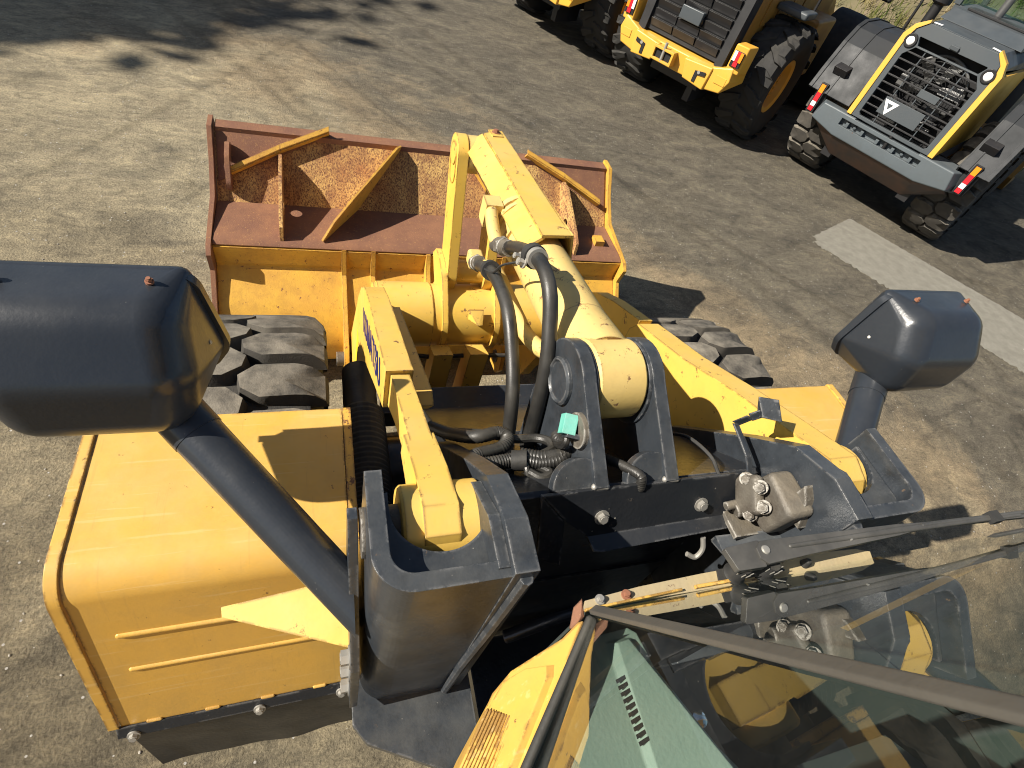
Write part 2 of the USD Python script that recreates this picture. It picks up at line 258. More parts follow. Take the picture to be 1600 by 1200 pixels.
    for k, (p0, p1, w) in enumerate((((-2.60, 7.6), (-.65, 4.6), .07), ((-2.0, 7.94), (-.5, 4.4), .09), ((-1.2, 7.4), (.16, 5.1), .05), ((-.1, 7.95), (1.6, 5.8), .06), ((-3.0, 3.2), (-.1, 8.6), .05), ((1.2, 7.6), (3.9, 2.0), .10))):
        p0, p1 = np.array(p0), np.array(p1); t = (p1-p0)/np.linalg.norm(p1-p0); nr = np.array((-t[1], t[0]))
        n.update({f'td{k}': ('vector_math', {'math_type': 'dot_product', 'vector2': (nr[0], nr[1], 0)}), f'ts{k}': ('math', {'math_type': 'multiply_add', 'value2': .10, 'value3': float(-(p0 @ nr)-.05)}), f'ta{k}': ('math', {'math_type': 'add'}), f'tb{k}': ('math', {'math_type': 'absolute'}),
                  f'tr{k}': ('map_range', {'from_min': w*.2, 'from_max': w*1.3, 'to_min': .95, 'to_max': 0, 'clamp': True}), f'tw{k}': ('noise_texture', {'scale': 1.6, 'detail': 4.0, 'roughness': .7}), f'tq{k}': ('mapping', {'rotation': (0, 0, -math.atan2(t[1], t[0])+.5)}), f'tm{k}': ('math', {'math_type': 'multiply'}),
                  f'tc{k}': ('mix_color', {'blend_type': 'multiply', 'b': (.60, .595, .59) if k != 3 else (.6, .59, .57)})})
        L.extend([('g.position', f'td{k}.vector1'), ('c.fac', f'ts{k}.value1'), ('td%d.value' % k, f'ta{k}.value1'), (f'ts{k}.value', f'ta{k}.value2'), (f'ta{k}.value', f'tb{k}.value1'), (f'tb{k}.value', f'tr{k}.value'), ('g.position', f'tq{k}.vector'), (f'tq{k}.vector', f'tw{k}.vector'),
                  (f'tr{k}.result', f'tm{k}.value1'), (f'tw{k}.fac', f'tm{k}.value2'), (f'tm{k}.value', f'tc{k}.fac'), (prev, f'tc{k}.a')]); prev = f'tc{k}.result'
    L = [l for l in L if l != ('ms.result', 'p.base_color')]+[(prev, 'p.base_color')]
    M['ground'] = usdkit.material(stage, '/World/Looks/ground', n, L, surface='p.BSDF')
ground_mat()
paint('strip_paint', (.235, .222, .182), (.175, .164, .132), rough=.9, chip=.7, chipcol=(.18, .165, .135), grime=.6, grimecol=(.22, .20, .165), bump=.7, bev=0, scale=2.5)
paint('bank_soil', (.16, .125, .075), (.11, .10, .05), rough=.95, bump=.8, bev=0)
paint('dusty_yellow', (.46, .36, .18), (.36, .28, .15), rough=.7, dust=.7, dustcol=(.33, .28, .19), chip=.3, bump=.2, bev=.002)
M['dry_grass'] = usdkit.material(stage, '/World/Looks/dry_grass', {
    'g': ('geometry', {}), 'n': ('noise_texture', {'scale': 1.1, 'detail': 5.0}), 'a': ('math', {'math_type': 'multiply_add', 'value2': .55, 'value3': -.05}), 'b': ('math', {'math_type': 'add'}),
    'r': ('rgb_ramp', {'ramp': [(.30, (.06, .11, .02)), (.46, (.16, .18, .05)), (.58, (.40, .33, .16)), (.85, (.58, .50, .28))]}),
    'd': ('diffuse_bsdf', {}), 't': ('translucent_bsdf', {}), 'x': ('mix_closure', {'fac': .35})},
    [('g.position', 'n.vector'), ('g.random_per_island', 'a.value1'), ('n.fac', 'b.value1'), ('a.value', 'b.value2'), ('b.value', 'r.fac'), ('r.color', 'd.color'), ('r.color', 't.color'), ('d.BSDF', 'x.closure1'), ('t.BSDF', 'x.closure2')], surface='x.closure')
M['leaf'] = usdkit.material(stage, '/World/Looks/leaf', {
    'g': ('geometry', {}), 'r': ('rgb_ramp', {'ramp': [(0, (.03, .06, .012)), (1, (.07, .12, .03))]}), 'd': ('diffuse_bsdf', {}), 't': ('translucent_bsdf', {}), 'x': ('mix_closure', {'fac': .3})},
    [('g.random_per_island', 'r.fac'), ('r.color', 'd.color'), ('r.color', 't.color'), ('d.BSDF', 'x.closure1'), ('t.BSDF', 'x.closure2')], surface='x.closure')
paint('bark', (.10, .07, .045), (.07, .05, .035), rough=.9, bump=.8, bev=0)

# ------------------------------------------------------------------ ground, strip, bank
gm = trimesh.Trimesh([(-150, -150, 0), (150, -150, 0), (150, 150, 0), (-150, 150, 0)], [(0, 1, 2), (0, 2, 3)], process=False)
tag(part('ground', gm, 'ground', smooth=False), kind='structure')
def ragged(pts, step=.05, amp=.03, seed=1):
    r = np.random.default_rng(seed); P = np.array(pts, float); out = []
    for a, b in zip(P, np.roll(P, -1, 0)):
        k = max(2, int(np.linalg.norm(b-a)/step)); nrm = np.array([-(b-a)[1], (b-a)[0]])/np.linalg.norm(b-a)
        for t in np.linspace(0, 1, k, endpoint=False): out.append(a+(b-a)*t+nrm*r.normal(0, amp))
    return Polygon(out).buffer(0)
sp = ragged([(5.27, 3.36), (6.33, 3.87), (9.6, -1.1), (8.35, -1.6)], .03, .006, 3).union(ragged([(5.21, 3.2), (5.34, 3.4), (8.5, -1.62), (8.3, -1.7)], .02, .014, 4))
sm_ = ext(sp, .0035); sm_.apply_translation((0, 0, .0008)); tag(part('pale_strip', sm_, 'strip_paint', smooth=False), kind='structure')
# the bank behind the parked machines: direction of its foot (.59, -.81), outward normal (.81, .59)
E1, E2 = np.array((.59, -.81, 0)), np.array((.81, .59, 0))
nx_, ny_ = 90, 26; V = []
for j in range(ny_):
    for i in range(nx_):
        a, b = -34 + i*72/(nx_-1), j*24/(ny_-1)
        h = 4.6*(1/(1+math.exp(-(b-6.5)/1.7))-1/(1+math.exp(6.5/1.7)))
        p = E1*a + E2*(12.7+b+.5*math.sin(a*.7)); n = meshkit.fbm(np.array([[p[0]*.5, p[1]*.5, 3.]]), 4)[0]-.5
        V.append((p[0], p[1], -.05 + h + n*min(1, b/2)*.7))
V = np.array(V); F = []
for j in range(ny_-1):
    for i in range(nx_-1):
        q = j*nx_+i; F += [(q, q+nx_+1, q+1), (q, q+nx_, q+nx_+1)]
bank = trimesh.Trimesh(V, F, process=False)
if bank.face_normals[:, 2].mean() < 0: bank.invert()
tag(part('grassy_bank', bank, 'bank_soil', smooth=True), kind='structure')
def bank_z(a, b):
    p = E1*a + E2*(12.7+b+.5*math.sin(a*.7)); n = meshkit.fbm(np.array([[p[0]*.5, p[1]*.5, 3.]]), 4)[0]-.5
    h = 4.6*(1/(1+math.exp(-(b-6.5)/1.7))-1/(1+math.exp(6.5/1.7)))
    return p + np.array((0, 0, -.05+h+n*min(1, b/2)*.7))
GV, GF = [], []
def blade(p, h, lean, w, yaw):
    c, s = math.cos(yaw), math.sin(yaw); k = len(GV); d = np.array((c, s, 0)); t = np.array((-s, c, 0))
    GV.extend([p-t*w, p+t*w, p+d*lean*.4-t*w*.8+(0, 0, h*.6), p+d*lean*.4+t*w*.8+(0, 0, h*.6), p+d*lean+(0, 0, h)])
    GF.extend([(k, k+1, k+3), (k, k+3, k+2), (k+2, k+3, k+4)])
for _ in range(4200):
    a, b = rng.uniform(-9, 12), rng.uniform(.2, 15)**1.0
    if b < 1.3 and rng.random() < .7: continue
    c0 = bank_z(a, b)
    for k in range(9):
        blade(c0+np.array((rng.normal(0, .09), rng.normal(0, .09), -.02)), rng.uniform(.12, .5), rng.uniform(.05, .32), rng.uniform(.006, .013), rng.uniform(0, 6.28))
tag(part('dry_grass', trimesh.Trimesh(np.array(GV), np.array(GF), process=False), 'dry_grass', smooth=False), 'dry yellow and green grass tufts covering the bank behind the machines', 'grass', kind='stuff')
pv = []
for _ in range(380):
    d = rng.uniform(.0, 1)**.6*9; a = rng.uniform(-.2, 2.1)
    x, y = (-1.5+d*math.cos(a), .2+d*math.sin(a)) if rng.random() < .75 else (rng.uniform(-3, -1.3), rng.uniform(-1.2, 2.5))
    s = rng.uniform(.003, .008); m = trimesh.creation.icosphere(0, s); m.apply_scale((1, rng.uniform(.6, 1), .6)); m.apply_transform(trimesh.transformations.rotation_matrix(rng.uniform(0, 6), (0, 0, 1))); m.apply_translation((x, y, s*.35)); pv.append(m)
plain('pebble', (.36, .33, .28), .9)
tag(part('gravel', cat(*pv), 'pebble', smooth=False), 'small pale stones scattered over the yard', 'gravel', kind='stuff')

# ------------------------------------------------------------------ tyre with lugs (axis along x, centre at the origin)
def tyre_carcass(R, W, rim, deep=.055):
    h = W/2; prof = [(rim, -h*.72), (rim+.03, -h*.82), ((R+rim)/2, -h), (R-.11, -h*.96), (R-deep-.012, -h*.84), (R-deep, -h*.5), (R-deep, h*.5), (R-deep-.012, h*.84), (R-.11, h*.96), ((R+rim)/2, h), (rim+.03, h*.82), (rim, h*.72)]
    m = trimesh.creation.revolve(np.array(prof+[prof[0]]), sections=56); m.apply_transform(basis((0, 0, 0), (0, 1, 0), (0, 0, 1), (1, 0, 0))); return fixw(m)
def lug(poly, R, W, ang, deep=.055, wall=.012):       # polygon in (x across, s along the circumference), wrapped on the drum
    P = Polygon(poly).segmentize(.05); top = np.array(P.exterior.coords)[:-1]
    c = top.mean(0); bot = c + (top-c)*(1+wall/np.maximum(np.linalg.norm(top-c, axis=1), .02))[:, None]
    n = len(top); V = []
    for q, r in ((bot, R-deep-.02), (top, R)):
        for x, s in q:
            rr = r - (.045*max(0, (abs(x)-W*.40)/(W*.12))**2 if r == R else 0)
            a = ang + s/R; V.append((x, rr*math.sin(a), rr*math.cos(a)))
    V.append((c[0], R*math.sin(ang+c[1]/R), R*math.cos(ang+c[1]/R))); F = []
    for i in range(n):
        j = (i+1) % n; F += [(i, j, n+j), (i, n+j, n+i), (n+i, n+j, 2*n)]
    return fixw(trimesh.Trimesh(np.array(V), np.array(F), process=False))
def rock_lugs(R, W, n):
    h = W*.52; out = []; pitch = 2*math.pi*R/n
    for k in range(n):
        for s in (-1, 1):
            off = 0 if s < 0 else pitch/2
            poly = [(-h, -.34*pitch), (-h, .28*pitch), (-h*.62, .42*pitch), (-h*.16, .40*pitch), (.04*h, .16*pitch), (.0*h, -.12*pitch), (-h*.22, -.33*pitch), (-h*.62, -.31*pitch)]
            if s > 0: poly = [(-x, y) for x, y in poly]
            out.append((poly, (k*pitch+off)/R))
    return out
def chevron_lugs(R, W, n):
    h = W*.51; out = []; pitch = 2*math.pi*R/n
    for k in range(n):
        for s in (-1, 1):
            off = 0 if s < 0 else pitch/2
            poly = [(-h, -.22*pitch), (-h, .12*pitch), (-h*.5, .40*pitch), (-h*.05, .55*pitch), (.0, .34*pitch), (-h*.30, .12*pitch), (-h*.6, -.16*pitch)]
            if s > 0: poly = [(-x, y) for x, y in poly]
            out.append((poly, (k*pitch+off)/R))
    return out
def put(m, T):
    m = m.copy(); m.apply_transform(T); return m
def make_tyre(parent, T, R, W, rimr, lugs, rim_mat, outer=-1, deep=.055, rubber='tyre_rubber'):
    ty = part('tyre', put(tyre_carcass(R, W, rimr, deep), T), 'black_tyre', parent, smooth=40)
    for poly, a in lugs: part('tread_lug', put(lug(poly, R, W, a, deep), T), rubber, ty, smooth=40)
    h = W/2*outer
    rp = [(.0, h*.30), (.13, h*.30), (.15, h*.42), (.22, h*.42), (rimr-.10, h*.36), (rimr-.05, h*.72), (rimr+.012, h*.80), (rimr+.014, h*.70), (rimr+.002, -h*.7), (0, -h*.7)]
    m = trimesh.creation.revolve(np.array(rp), sections=48); m.apply_transform(basis((0, 0, 0), (0, 1, 0), (0, 0, 1), (1, 0, 0)))
    rim = part('rim', put(fixw(m), T), rim_mat, parent, smooth=30)
    for k in range(12):
        a = k*math.pi/6; part('wheel_nut', put(cyl((h*.41, .185*math.cos(a), .185*math.sin(a)), (h*.50, .185*math.cos(a), .185*math.sin(a)), .016, 6), T), rim_mat, rim)
    return ty

# ================================================================== the wheel loader in the foreground
L_ = thing('wheel_loader', 'yellow wheel loader with rusty bucket filling the foreground, seen from above its cab front', 'wheel loader')
X = np.eye(4)
# --- bucket
lower = [(1.482, .874), (1.494, .80), (1.497, .735), (1.47, .705), (1.40, .64), (1.31, .555), (1.235, .45), (1.205, .34), (1.225, .22), (1.31, .11), (1.46, .045), (1.75, .03), (2.55, .02)]
def strip_prof(line, t=.02): return LineString(line).buffer(t/2, cap_style=2, join_style=2)
bk = part('bucket', plateX(strip_prof([tuple(p) for p in spline([(0,)+p for p in lower], 4)[:, 1:]]), -1.31, 1.31), 'bucket_yellow', L_, smooth=30, label='worn yellow bucket shell')
part('top_ledge', plateX(strip_prof([(1.86, .905), (1.55, .897), (1.505, .891), (1.484, .876)], .022), -1.308, 1.308), 'bucket_rust', bk, label='rusty ledge of the bucket')
part('spill_guard', plateX(strip_prof([(1.862, .903), (2.17, 1.222)], .020), -1.306, 1.306), 'bucket_mottled', bk, label='spill guard mottled with rust')
for s in (-1, 1):
    part('rusty_corner', hull([np.array((s*x, 1.862+.308*(z-.905)/.317, z))+o_*np.array((0, -.717, .697)) for x, z in ((1.296, 1.208), (1.296, .99), (.70, 1.208)) for o_ in (.011, .014)]), 'bucket_rust', bk, smooth=False)
part('top_rail', plateX([(2.135, 1.232), (2.215, 1.237), (2.215, 1.222), (2.15, 1.217), (2.15, 1.2), (2.135, 1.2)], -1.30, 1.30), 'bucket_rust', bk)
part('seam_strip', [plateX([(1.487, .722), (1.472, .722), (1.472, .713), (1.487, .710)], s*1.14, s*.62) for s in (-1, 1)], 'bucket_yellow', bk)
sidep = [(2.235, 1.25), (2.115, 1.245), (1.995, 1.10), (1.83, .965), (1.45, .90), (1.405, .86), (1.43, .74), (1.17, .47), (1.13, .33), (1.16, .20), (1.27, .07), (1.45, .012), (2.62, .005), (2.66, .04), (2.30, 1.0)]
for s in (-1, 1):
    part('side_plate', plateX(sidep, s*1.312, s*1.338), 'bucket_rust' if s < 0 else 'bucket_yellow', bk)
    def PN(x, z0, off): # point on the guard panel: x, height, offset from it towards the viewer
        t = (z0-.905)/.317; return np.array((x, 1.862+.308*t, z0))+off*np.array((0, -.717, .697))
    A, Bp, Cp = PN(s*1.235, 1.02, .004), PN(s*.945, 1.135, .004), PN(s*.66, 1.232, .004)
    for P0, P1 in ((A, Bp), (Bp, Cp)):
        o = np.array((0, -.717, .697))*.062
        part('stiffener', sheet3([P0, P1, P1+o, P0+o], .016), 'bucket_yellow', bk)
        part('stiffener_flange', sheet3([P0+o, P1+o, P1+o+np.array((0, .02, .022)), P0+o+np.array((0, .02, .022))], .012), 'bucket_yellow', bk)
    gp = Polygon([(1.51, .905), (1.86, .915), (2.06, 1.115), (2.02, 1.16), (1.93, 1.16), (1.60, 1.03), (1.525, .985)]).difference(Point(1.78, .975).buffer(.034))
    part('gusset', plateX(gp, s*.955, s*.935), 'bucket_mottled', bk)
    # big oblique gusset
    g = [PN(s*.175, 1.215, .003), PN(s*.50, .925, .003), np.array((s*.505, 1.855, .91)), np.array((s*.715, 1.535, .905)), np.array((s*.722, 1.51, .915)), np.array((s*.655, 1.565, 1.02)), np.array((s*.53, 1.70, 1.09)), PN(s*.27, 1.20, .08)]
    part('oblique_gusset', sheet3(g, .014), 'bucket_yellow', bk)
    for xx_ in (.60, .425, .085):
        hp = [(1.49, .878), (1.47, .885), (1.455, .80), (1.44, .72), (1.30, .60), (1.10, .48), (1.02, .38), (1.00, .28), (1.05, .20), (1.20, .17), (1.24, .40), (1.33, .54), (1.47, .67), (1.50, .74)]
        if xx_ < .1: hp = [(1.49, .878), (1.46, .885), (1.43, .80), (1.36, .74), (1.24, .66), (1.20, .58), (1.26, .52), (1.40, .62), (1.49, .70)]
        part('hinge_plate', plateX(hp, s*(xx_-.014), s*(xx_+.014)), 'bucket_yellow', bk)
    part('hinge_pin', cyl((s*.40, 1.12, .30), (s*.66, 1.12, .30), .045, 24), 'worn_steel', bk)
hook = LineString([(1.93, 1.00), (2.0, 1.10), (2.06, 1.12)]).buffer(.05).difference(Point(2.01, 1.075).buffer(.026))
part('lifting_eye', put(plateX(hook, -.013, .013), trimesh.transformations.translation_matrix((-1.232, -.02, .02))), 'bucket_rust', bk)
part('lug_block', box(1.14, 1.21, 1.62, 1.70, .905, .95), 'bucket_yellow', bk)
part('cutting_edge', box(-1.34, 1.34, 2.5, 2.74, .006, .03), 'bucket_rust', bk)
# --- boom
boom = [(-.93, 2.0), (-.90, 2.04), (-.84, 2.06), (-.70, 2.00), (-.49, 1.907), (-.29, 1.81), (-.25, 1.79), (.08, 1.657), (.30, 1.565), (.45, 1.485), (.58, 1.37), (.70, 1.22), (.90, .90), (1.17, .47), (1.22, .36), (1.21, .26), (1.12, .20), (1.02, .24), (.86, .40), (.76, .66), (.66, .90), (.48, 1.09), (.23, 1.25), (-.10, 1.50), (-.44, 1.745), (-.68, 1.88), (-.80, 1.86), (-.90, 1.89)]
BP = Polygon(boom).buffer(0)
for s in (-1, 1):
    front = BP.intersection(sbox(-.29, 0, 3, 3)); rear = BP.intersection(sbox(-2, 0, -.285, 3)).buffer(-.012, join_style=2)
    if s < 0: bmesh = cat(plateX(front, s*.49, s*.57), plateX(rear, s*.502, s*.556))
    else:
        wide = unary_union([BP.intersection(sbox(-2, 0, .085, 3)), Polygon([(.085, 1.64), (-.75, 1.95), (-.70, 1.80), (-.42, 1.42), (-.10, 1.25), (.03, 1.32)])]).difference(Polygon([(.03, 1.70), (.12, 1.70), (.12, 1.60), (.085, 1.61)]))
        bmesh = cat(plateX(BP.intersection(sbox(.08, 0, 3, 3)), .505, .565), plateX(wide, .478, .572))
    b = part('boom_arm', bmesh, 'boom_yellow', L_, smooth=25)
    rr = [(-.925, 1.97), (-.90, 2.03), (-.845, 2.052), (-.74, 2.015), (-.60, 1.94), (-.60, 1.86), (-.72, 1.88), (-.85, 1.86), (-.91, 1.90)]
    part('boom_hub', cat(cyl((s*.435, -.84, 1.955), (s*.605, -.84, 1.955), .088, 36, cham=.006)), 'boom_yellow', b)
    part('hub_cheek', plateX(Polygon(rr), s*.494, s*.566), 'boom_yellow', b)
    part('pivot_pin', cyl((s*.40, -.84, 1.955), (s*.68, -.84, 1.955), .05, 28), 'worn_steel', b)
    fl = [(.40, 1.42), (.30, 1.46), (-.30, 1.72), (-.34, 1.70), (-.28, 1.60), (.30, 1.30), (.42, 1.30)]
    if s < 0: part('pipe_guard', plateX(fl, s*.478, s*.425), 'boom_yellow', b)
    if s < 0:
        w = trimesh.util.concatenate([meshkit.text_mesh('KOMATSU', .10, .0015, bold=True)])
        wid = w.bounds[1][0]; sc = .70/wid; w.apply_scale((sc, 1, 1))
        sl = math.atan2(.35, .62); t = np.array((0, -math.cos(sl), math.sin(sl))); up = np.array((0, math.sin(sl), math.cos(sl)))
        w.apply_transform(basis(np.array((-.5705, .40, 1.285)), t, up, (-1, 0, 0)))
        part('lettering', fixw(w), 'letter_blue', b, smooth=False)
        part('sticker', sheet3([(-.5712, .80, .62), (-.5712, .74, .60), (-.5712, .62, .98), (-.5712, .69, 1.0)], .0012), 'sticker_yellow', b)
# --- cross tube, bellcrank, bucket link
ct = part('cross_tube', cyl((-.488, .80, 1.0), (.488, .80, 1.0), .165, 48), 'boom_yellow', L_)
for s in (-1, 1):
    pl = Polygon(arc((.80, 1.0), .185, 150, 395, 20)+[(1.08, 1.20), (1.02, 1.27), (.92, 1.28), (.80, 1.25)])
    part('crank_bracket', plateX(pl, s*.105-.05, s*.105-.02) if s < 0 else plateX(pl, s*.105+.02, s*.105+.05), 'boom_yellow', ct)
    part('tube_collar', cyl((s*.20, .80, 1.0), (s*.47, .80, 1.0), .172, 40), 'boom_yellow', ct)
part('tube_lug', hull([(-.02, .66, 1.10), (.06, .66, 1.10), (-.02, .68, 1.15), (.06, .68, 1.15), (.02, .60, 1.11), (.05, .61, 1.10)]), 'boom_yellow', ct)
cap = unary_union([LineString([(.90, 1.22), (1.085, 1.77)]).buffer(.088), LineString([(.90, 1.22), (1.02, .68)]).buffer(.085)])
bc = None
for x0, x1 in ((-.125, -.075), (.075, .125)):
    q = part('bellcrank', plateX(cap, x0, x1), 'boom_yellow', L_) if bc is None else part('crank_plate', plateX(cap, x0, x1), 'boom_yellow', bc)
    bc = bc or q
for y, z, r in ((1.085, 1.77, .05), (.90, 1.22, .06), (1.02, .68, .05)): part('crank_pin', cyl((-.130, y, z), (.130, y, z), r), 'boom_yellow', bc)
part('pin_ring', plateX(LineString([(1.06, 1.70), (1.085, 1.77)]).buffer(.06).difference(LineString([(1.06, 1.70), (1.085, 1.77)]).buffer(.052)), -.129, -.124), 'boom_yellow', bc)
part('bucket_link', cat(plateX(LineString([(1.02, .68), (1.34, .62)]).buffer(.075), -.06, .06)), 'boom_yellow', L_)
# --- lift of the bucket: big cylinder
A0, A1, A2 = np.array((-.015, -.50, 2.0)), np.array((0, .40, 1.868)), np.array((0, 1.085, 1.77))
ax = (A2-A0)/np.linalg.norm(A2-A0); upn = np.cross((1, 0, 0), ax)
bcy = part('bucket_cylinder', cyl(A0+ax*.06, A1, .093, 48), 'cream_yellow', L_, smooth=40)
part('cylinder_eye', cat(cyl((-.091, *A0[1:]), (.052, *A0[1:]), .108, 44, cham=.008), cyl(A0+ax*.05, A0+ax*.22, .104, 40, .094)), 'cream_yellow', bcy)
part('gland', cat(cyl(A1-ax*.17, A1-ax*.155, .104, 40), cyl(A1-ax*.06, A1-ax*.035, .112, 40), cyl(A1-ax*.03, A1, .118, 40), cyl(A1, A1+ax*.05, .098, 40, cham=.012)), 'cream_yellow', bcy)
for k in range(10):
    a = k*.628; d = math.cos(a)*np.array((1, 0, 0))+math.sin(a)*upn
    part('gland_bolt', cyl(A1+d*.106, A1+d*.106-ax*.055, .010, 6), 'cream_yellow', bcy)
part('piston_rod', cyl(A1, A2-ax*.06, .05, 32), 'chrome', bcy)
part('rod_eye', cyl((-.07, *A2[1:]), (.07, *A2[1:]), .085, 36), 'cream_yellow', bcy)
part('steel_pipe', tube([(-.105, .40, 1.90), (-.135, .36, 1.93), (-.150, .25, 1.925), (-.150, .19, 1.92)], .024, 14), 'cream_yellow', bcy)
part('steel_pipe', tube([(-.155, .30, 1.74), (-.125, .20, 1.79), (-.115, .05, 1.80), (-.105, -.06, 1.80), (-.105, -.16, 1.82), (-.085, -.27, 1.86), (-.02, -.33, 1.90)], .026, 14), 'cream_yellow', bcy)
part('pipe_clamp', box(-.155, -.09, .37, .44, 1.86, 1.955), 'cream_yellow', bcy)
part('port_block', rbox(-.175, -.115, .36, .43, 1.66, 1.72, .012), 'cream_yellow', bcy)
# rod guard: folded plate above the rod
ga, gb, gc, gd = np.array((-.001, 1.085, 1.872)), np.array((.104, 1.15, 1.858)), np.array((.064, .09, 2.040)), np.array((-.046, .08, 2.042))
ge, gf = np.array((-.082, 1.115, 1.80)), np.array((-.092, .085, 1.965))
rg = part('rod_guard', sheet3([ga, gb, gc, gd], .010, (0, .16, 1)), 'boom_yellow', L_, smooth=False)
part('guard_side', sheet3([ga+(.002, 0, -.003), gd+(.002, 0, -.003), gf, ge], .010), 'boom_yellow', rg, smooth=False)
part('guard_side', sheet3([gb, gc, gc+(.03, 0, -.10), gb+(.02, -.05, -.10)], .010), 'boom_yellow', rg, smooth=False)
part('guard_tab', sheet3([(.03, 1.13, 1.876), (.085, 1.15, 1.870), (.085, 1.05, 1.886), (.03, 1.04, 1.888)], .008), 'boom_yellow', rg, smooth=False)
part('guard_bolt', bolt((.058, 1.095, 1.885), (0, .16, 1), .014, .012), 'rusty_bolt', rg)
# --- front frame
fr = part('front_frame', cat(box(-.375, .375, -.80, .02, .55, 1.34), box(-.30, .30, -1.55, -.86, .5, 1.0)), 'deck_steel', L_, smooth=False)
part('deck_plate', plateX([(-.40, 1.575), (-.40, 1.60), (-.775, 1.925), (-.79, 1.92), (-.79, 1.34), (-.77, 1.34), (-.77, 1.89), (-.42, 1.57)], -.385, .385), 'deck_steel', fr, smooth=25)
part('front_wall', plateX([(-.40, 1.59), (-.38, 1.59), (-.10, 1.36), (-.10, .8), (-.13, .8), (-.13, 1.34)], -.385, .385), 'deck_steel', fr, smooth=25)
tp = Polygon(arc((-.50, 1.985), .122, 10, 130, 14)+[(-.80, 1.955), (-.80, 1.88), (-.46, 1.58), (-.40, 1.60), (-.37, 1.80)])
for s in (-1, 1):
    xb = -.137 if s < 0 else .098; xi = -.101 if s < 0 else .062
    q = part('cylinder_bracket', plateX(tp, xi, xb), 'dark_steel', fr, smooth=25)
    part('pin_boss', lathe([(0, 0), (.066, 0), (.066, .010), (.058, .016), (.052, .010), (0, .010)], (xb, -.49, 1.985), (s, 0, 0), 36), 'dark_steel', q)
    part('boss_collar', cyl((xi-s*.008, -.50, 1.985), (xi, -.50, 1.985), .118, 40), 'dark_steel', q)
    m = ext(Polygon(arc((0, 0), .075, 0, 180, 20)), .03); m.apply_transform(basis(np.array(((xb+xi)/2-.045, -.772, 1.915)), (1, 0, 0), (0, .8, .6), (0, -.6, .8)))
    part('bracket_gusset', fixw(m), 'dark_steel', q)
    part('weld_bead', rhull([((xb+xi)/2-.016, -.792, 1.948), ((xb+xi)/2+.016, -.794, 1.948), ((xb+xi)/2, -.78, 1.955)], .008), 'zinc', q)
    # tower that carries the boom pivot
    wl = LineString([(s*.656, -.775), (s*.656, -.94)]+[(s*(.596+.06*math.cos(a)), -.94-.06*math.sin(a)) for a in np.radians(np.linspace(8, 90, 12))]+[(s*.394, -1.0)]).buffer(.0165, cap_style=2, join_style=1)
    tw = part('boom_tower', plateZ(wl, 1.20, 2.085), 'dark_steel', L_, smooth=40)
    part('tower_cheek', plateX([(-.78, 1.2), (-.78, 1.62), (-.60, 1.40), (-.58, 1.2)], s*.668, s*.644), 'dark_steel', tw, smooth=25)
    inp = Polygon([(-1.02, 1.20), (-1.02, 2.105), (-.92, 2.115), (-.80, 2.07), (-.68, 1.94), (-.47, 1.69), (-.42, 1.62), (-.40, 1.2)])
    part('inner_plate', plateX(inp, s*.385, s*.432), 'dark_steel', tw, smooth=25)
    part('inner_doubler', plateX([(-1.0, 1.9), (-1.0, 2.09), (-.90, 2.097), (-.79, 2.03), (-.74, 1.93), (-.80, 1.80)], s*.432, s*.455), 'dark_steel', tw, smooth=25)
    top = Polygon([(s*.638, -.985), (s*.435, -.985), (s*.435, -.76), (s*.638, -.80)]).difference(unary_union([Point(s*.53, -.835).buffer(.098, 32), sbox(min(s*.53-.098, s*.53+.098), -.835, max(s*.53-.098, s*.53+.098), -.5)]))
    part('top_plate', plateZ(top, 2.010, 2.035), 'dark_steel', tw, smooth=25)
    fp = Polygon([(s*.69, -.96), (s*.69, -1.06), (s*.655, -1.11), (s*.55, -1.165), (s*.42, -1.235), (s*.36, -1.235), (s*.36, -1.02), (s*.36, -.9)]).buffer(.012).buffer(-.006)
    part('base_flange', plateZ(fp, 1.165, 1.205), 'dark_steel', tw, smooth=25)
    part('corner_weld', tube([(s*.405, -1.022, 2.08), (s*.412, -1.022, 1.80), (s*.425, -1.022, 1.5), (s*.432, -1.024, 1.21)], .013, 8, 3), 'dark_steel', tw)
    # bolted bracket plate that carries the lamp post
    bp = part('post_bracket', plateX([(-.79, 1.97), (-.82, 1.98), (-1.02, 1.62), (-1.03, 1.28), (-.98, 1.24), (-.80, 1.3)], s*.684, s*.704), 'dark_steel', tw, smooth=20)
    for y, z in ((-.905, 1.74), (-.985, 1.62), (-.985, 1.50), (-.985, 1.33)): part('bolt', bolt((s*.704, y, z), (s, 0, 0), .018, .02), 'zinc', bp)
# --- cover plate on the cross member
cpoly = [(-.272, -.796, 1.943), (-.135, -.795, 1.945), (.319, -.794, 1.947), (.340, -.825, 1.893), (.357, -.847, 1.854), (.28, -.850, 1.850), (.28, -.858, 1.836), (-.137, -.862, 1.829), (-.20, -.835, 1.875)]
cv = part('cover_plate', sheet3(cpoly, .010, (0, -.866, .5)), 'deck_steel', L_, smooth=False, label='black bolted cover plate')
part('cover_lip', sheet3([(-.137, -.862, 1.830), (.28, -.858, 1.837), (.292, -.885, 1.832), (.285, -.895, 1.829), (-.105, -.905, 1.820), (-.128, -.900, 1.82)], .008), 'deck_steel', cv, smooth=False)
part('cover_tab', sheet3([(-.272, -.796, 1.941), (-.205, -.835, 1.874), (-.20, -.90, 1.76), (-.265, -.88, 1.79)], .008), 'deck_steel', cv, smooth=False)
for p in ((-.105, -.835, 1.875), (.189, -.835, 1.875), (.312, -.812, 1.915)): part('bolt', bolt(np.array(p)+np.array((0, -.866, .5))*.004, (0, -.866, .5), .014, .014), 'zinc', cv)
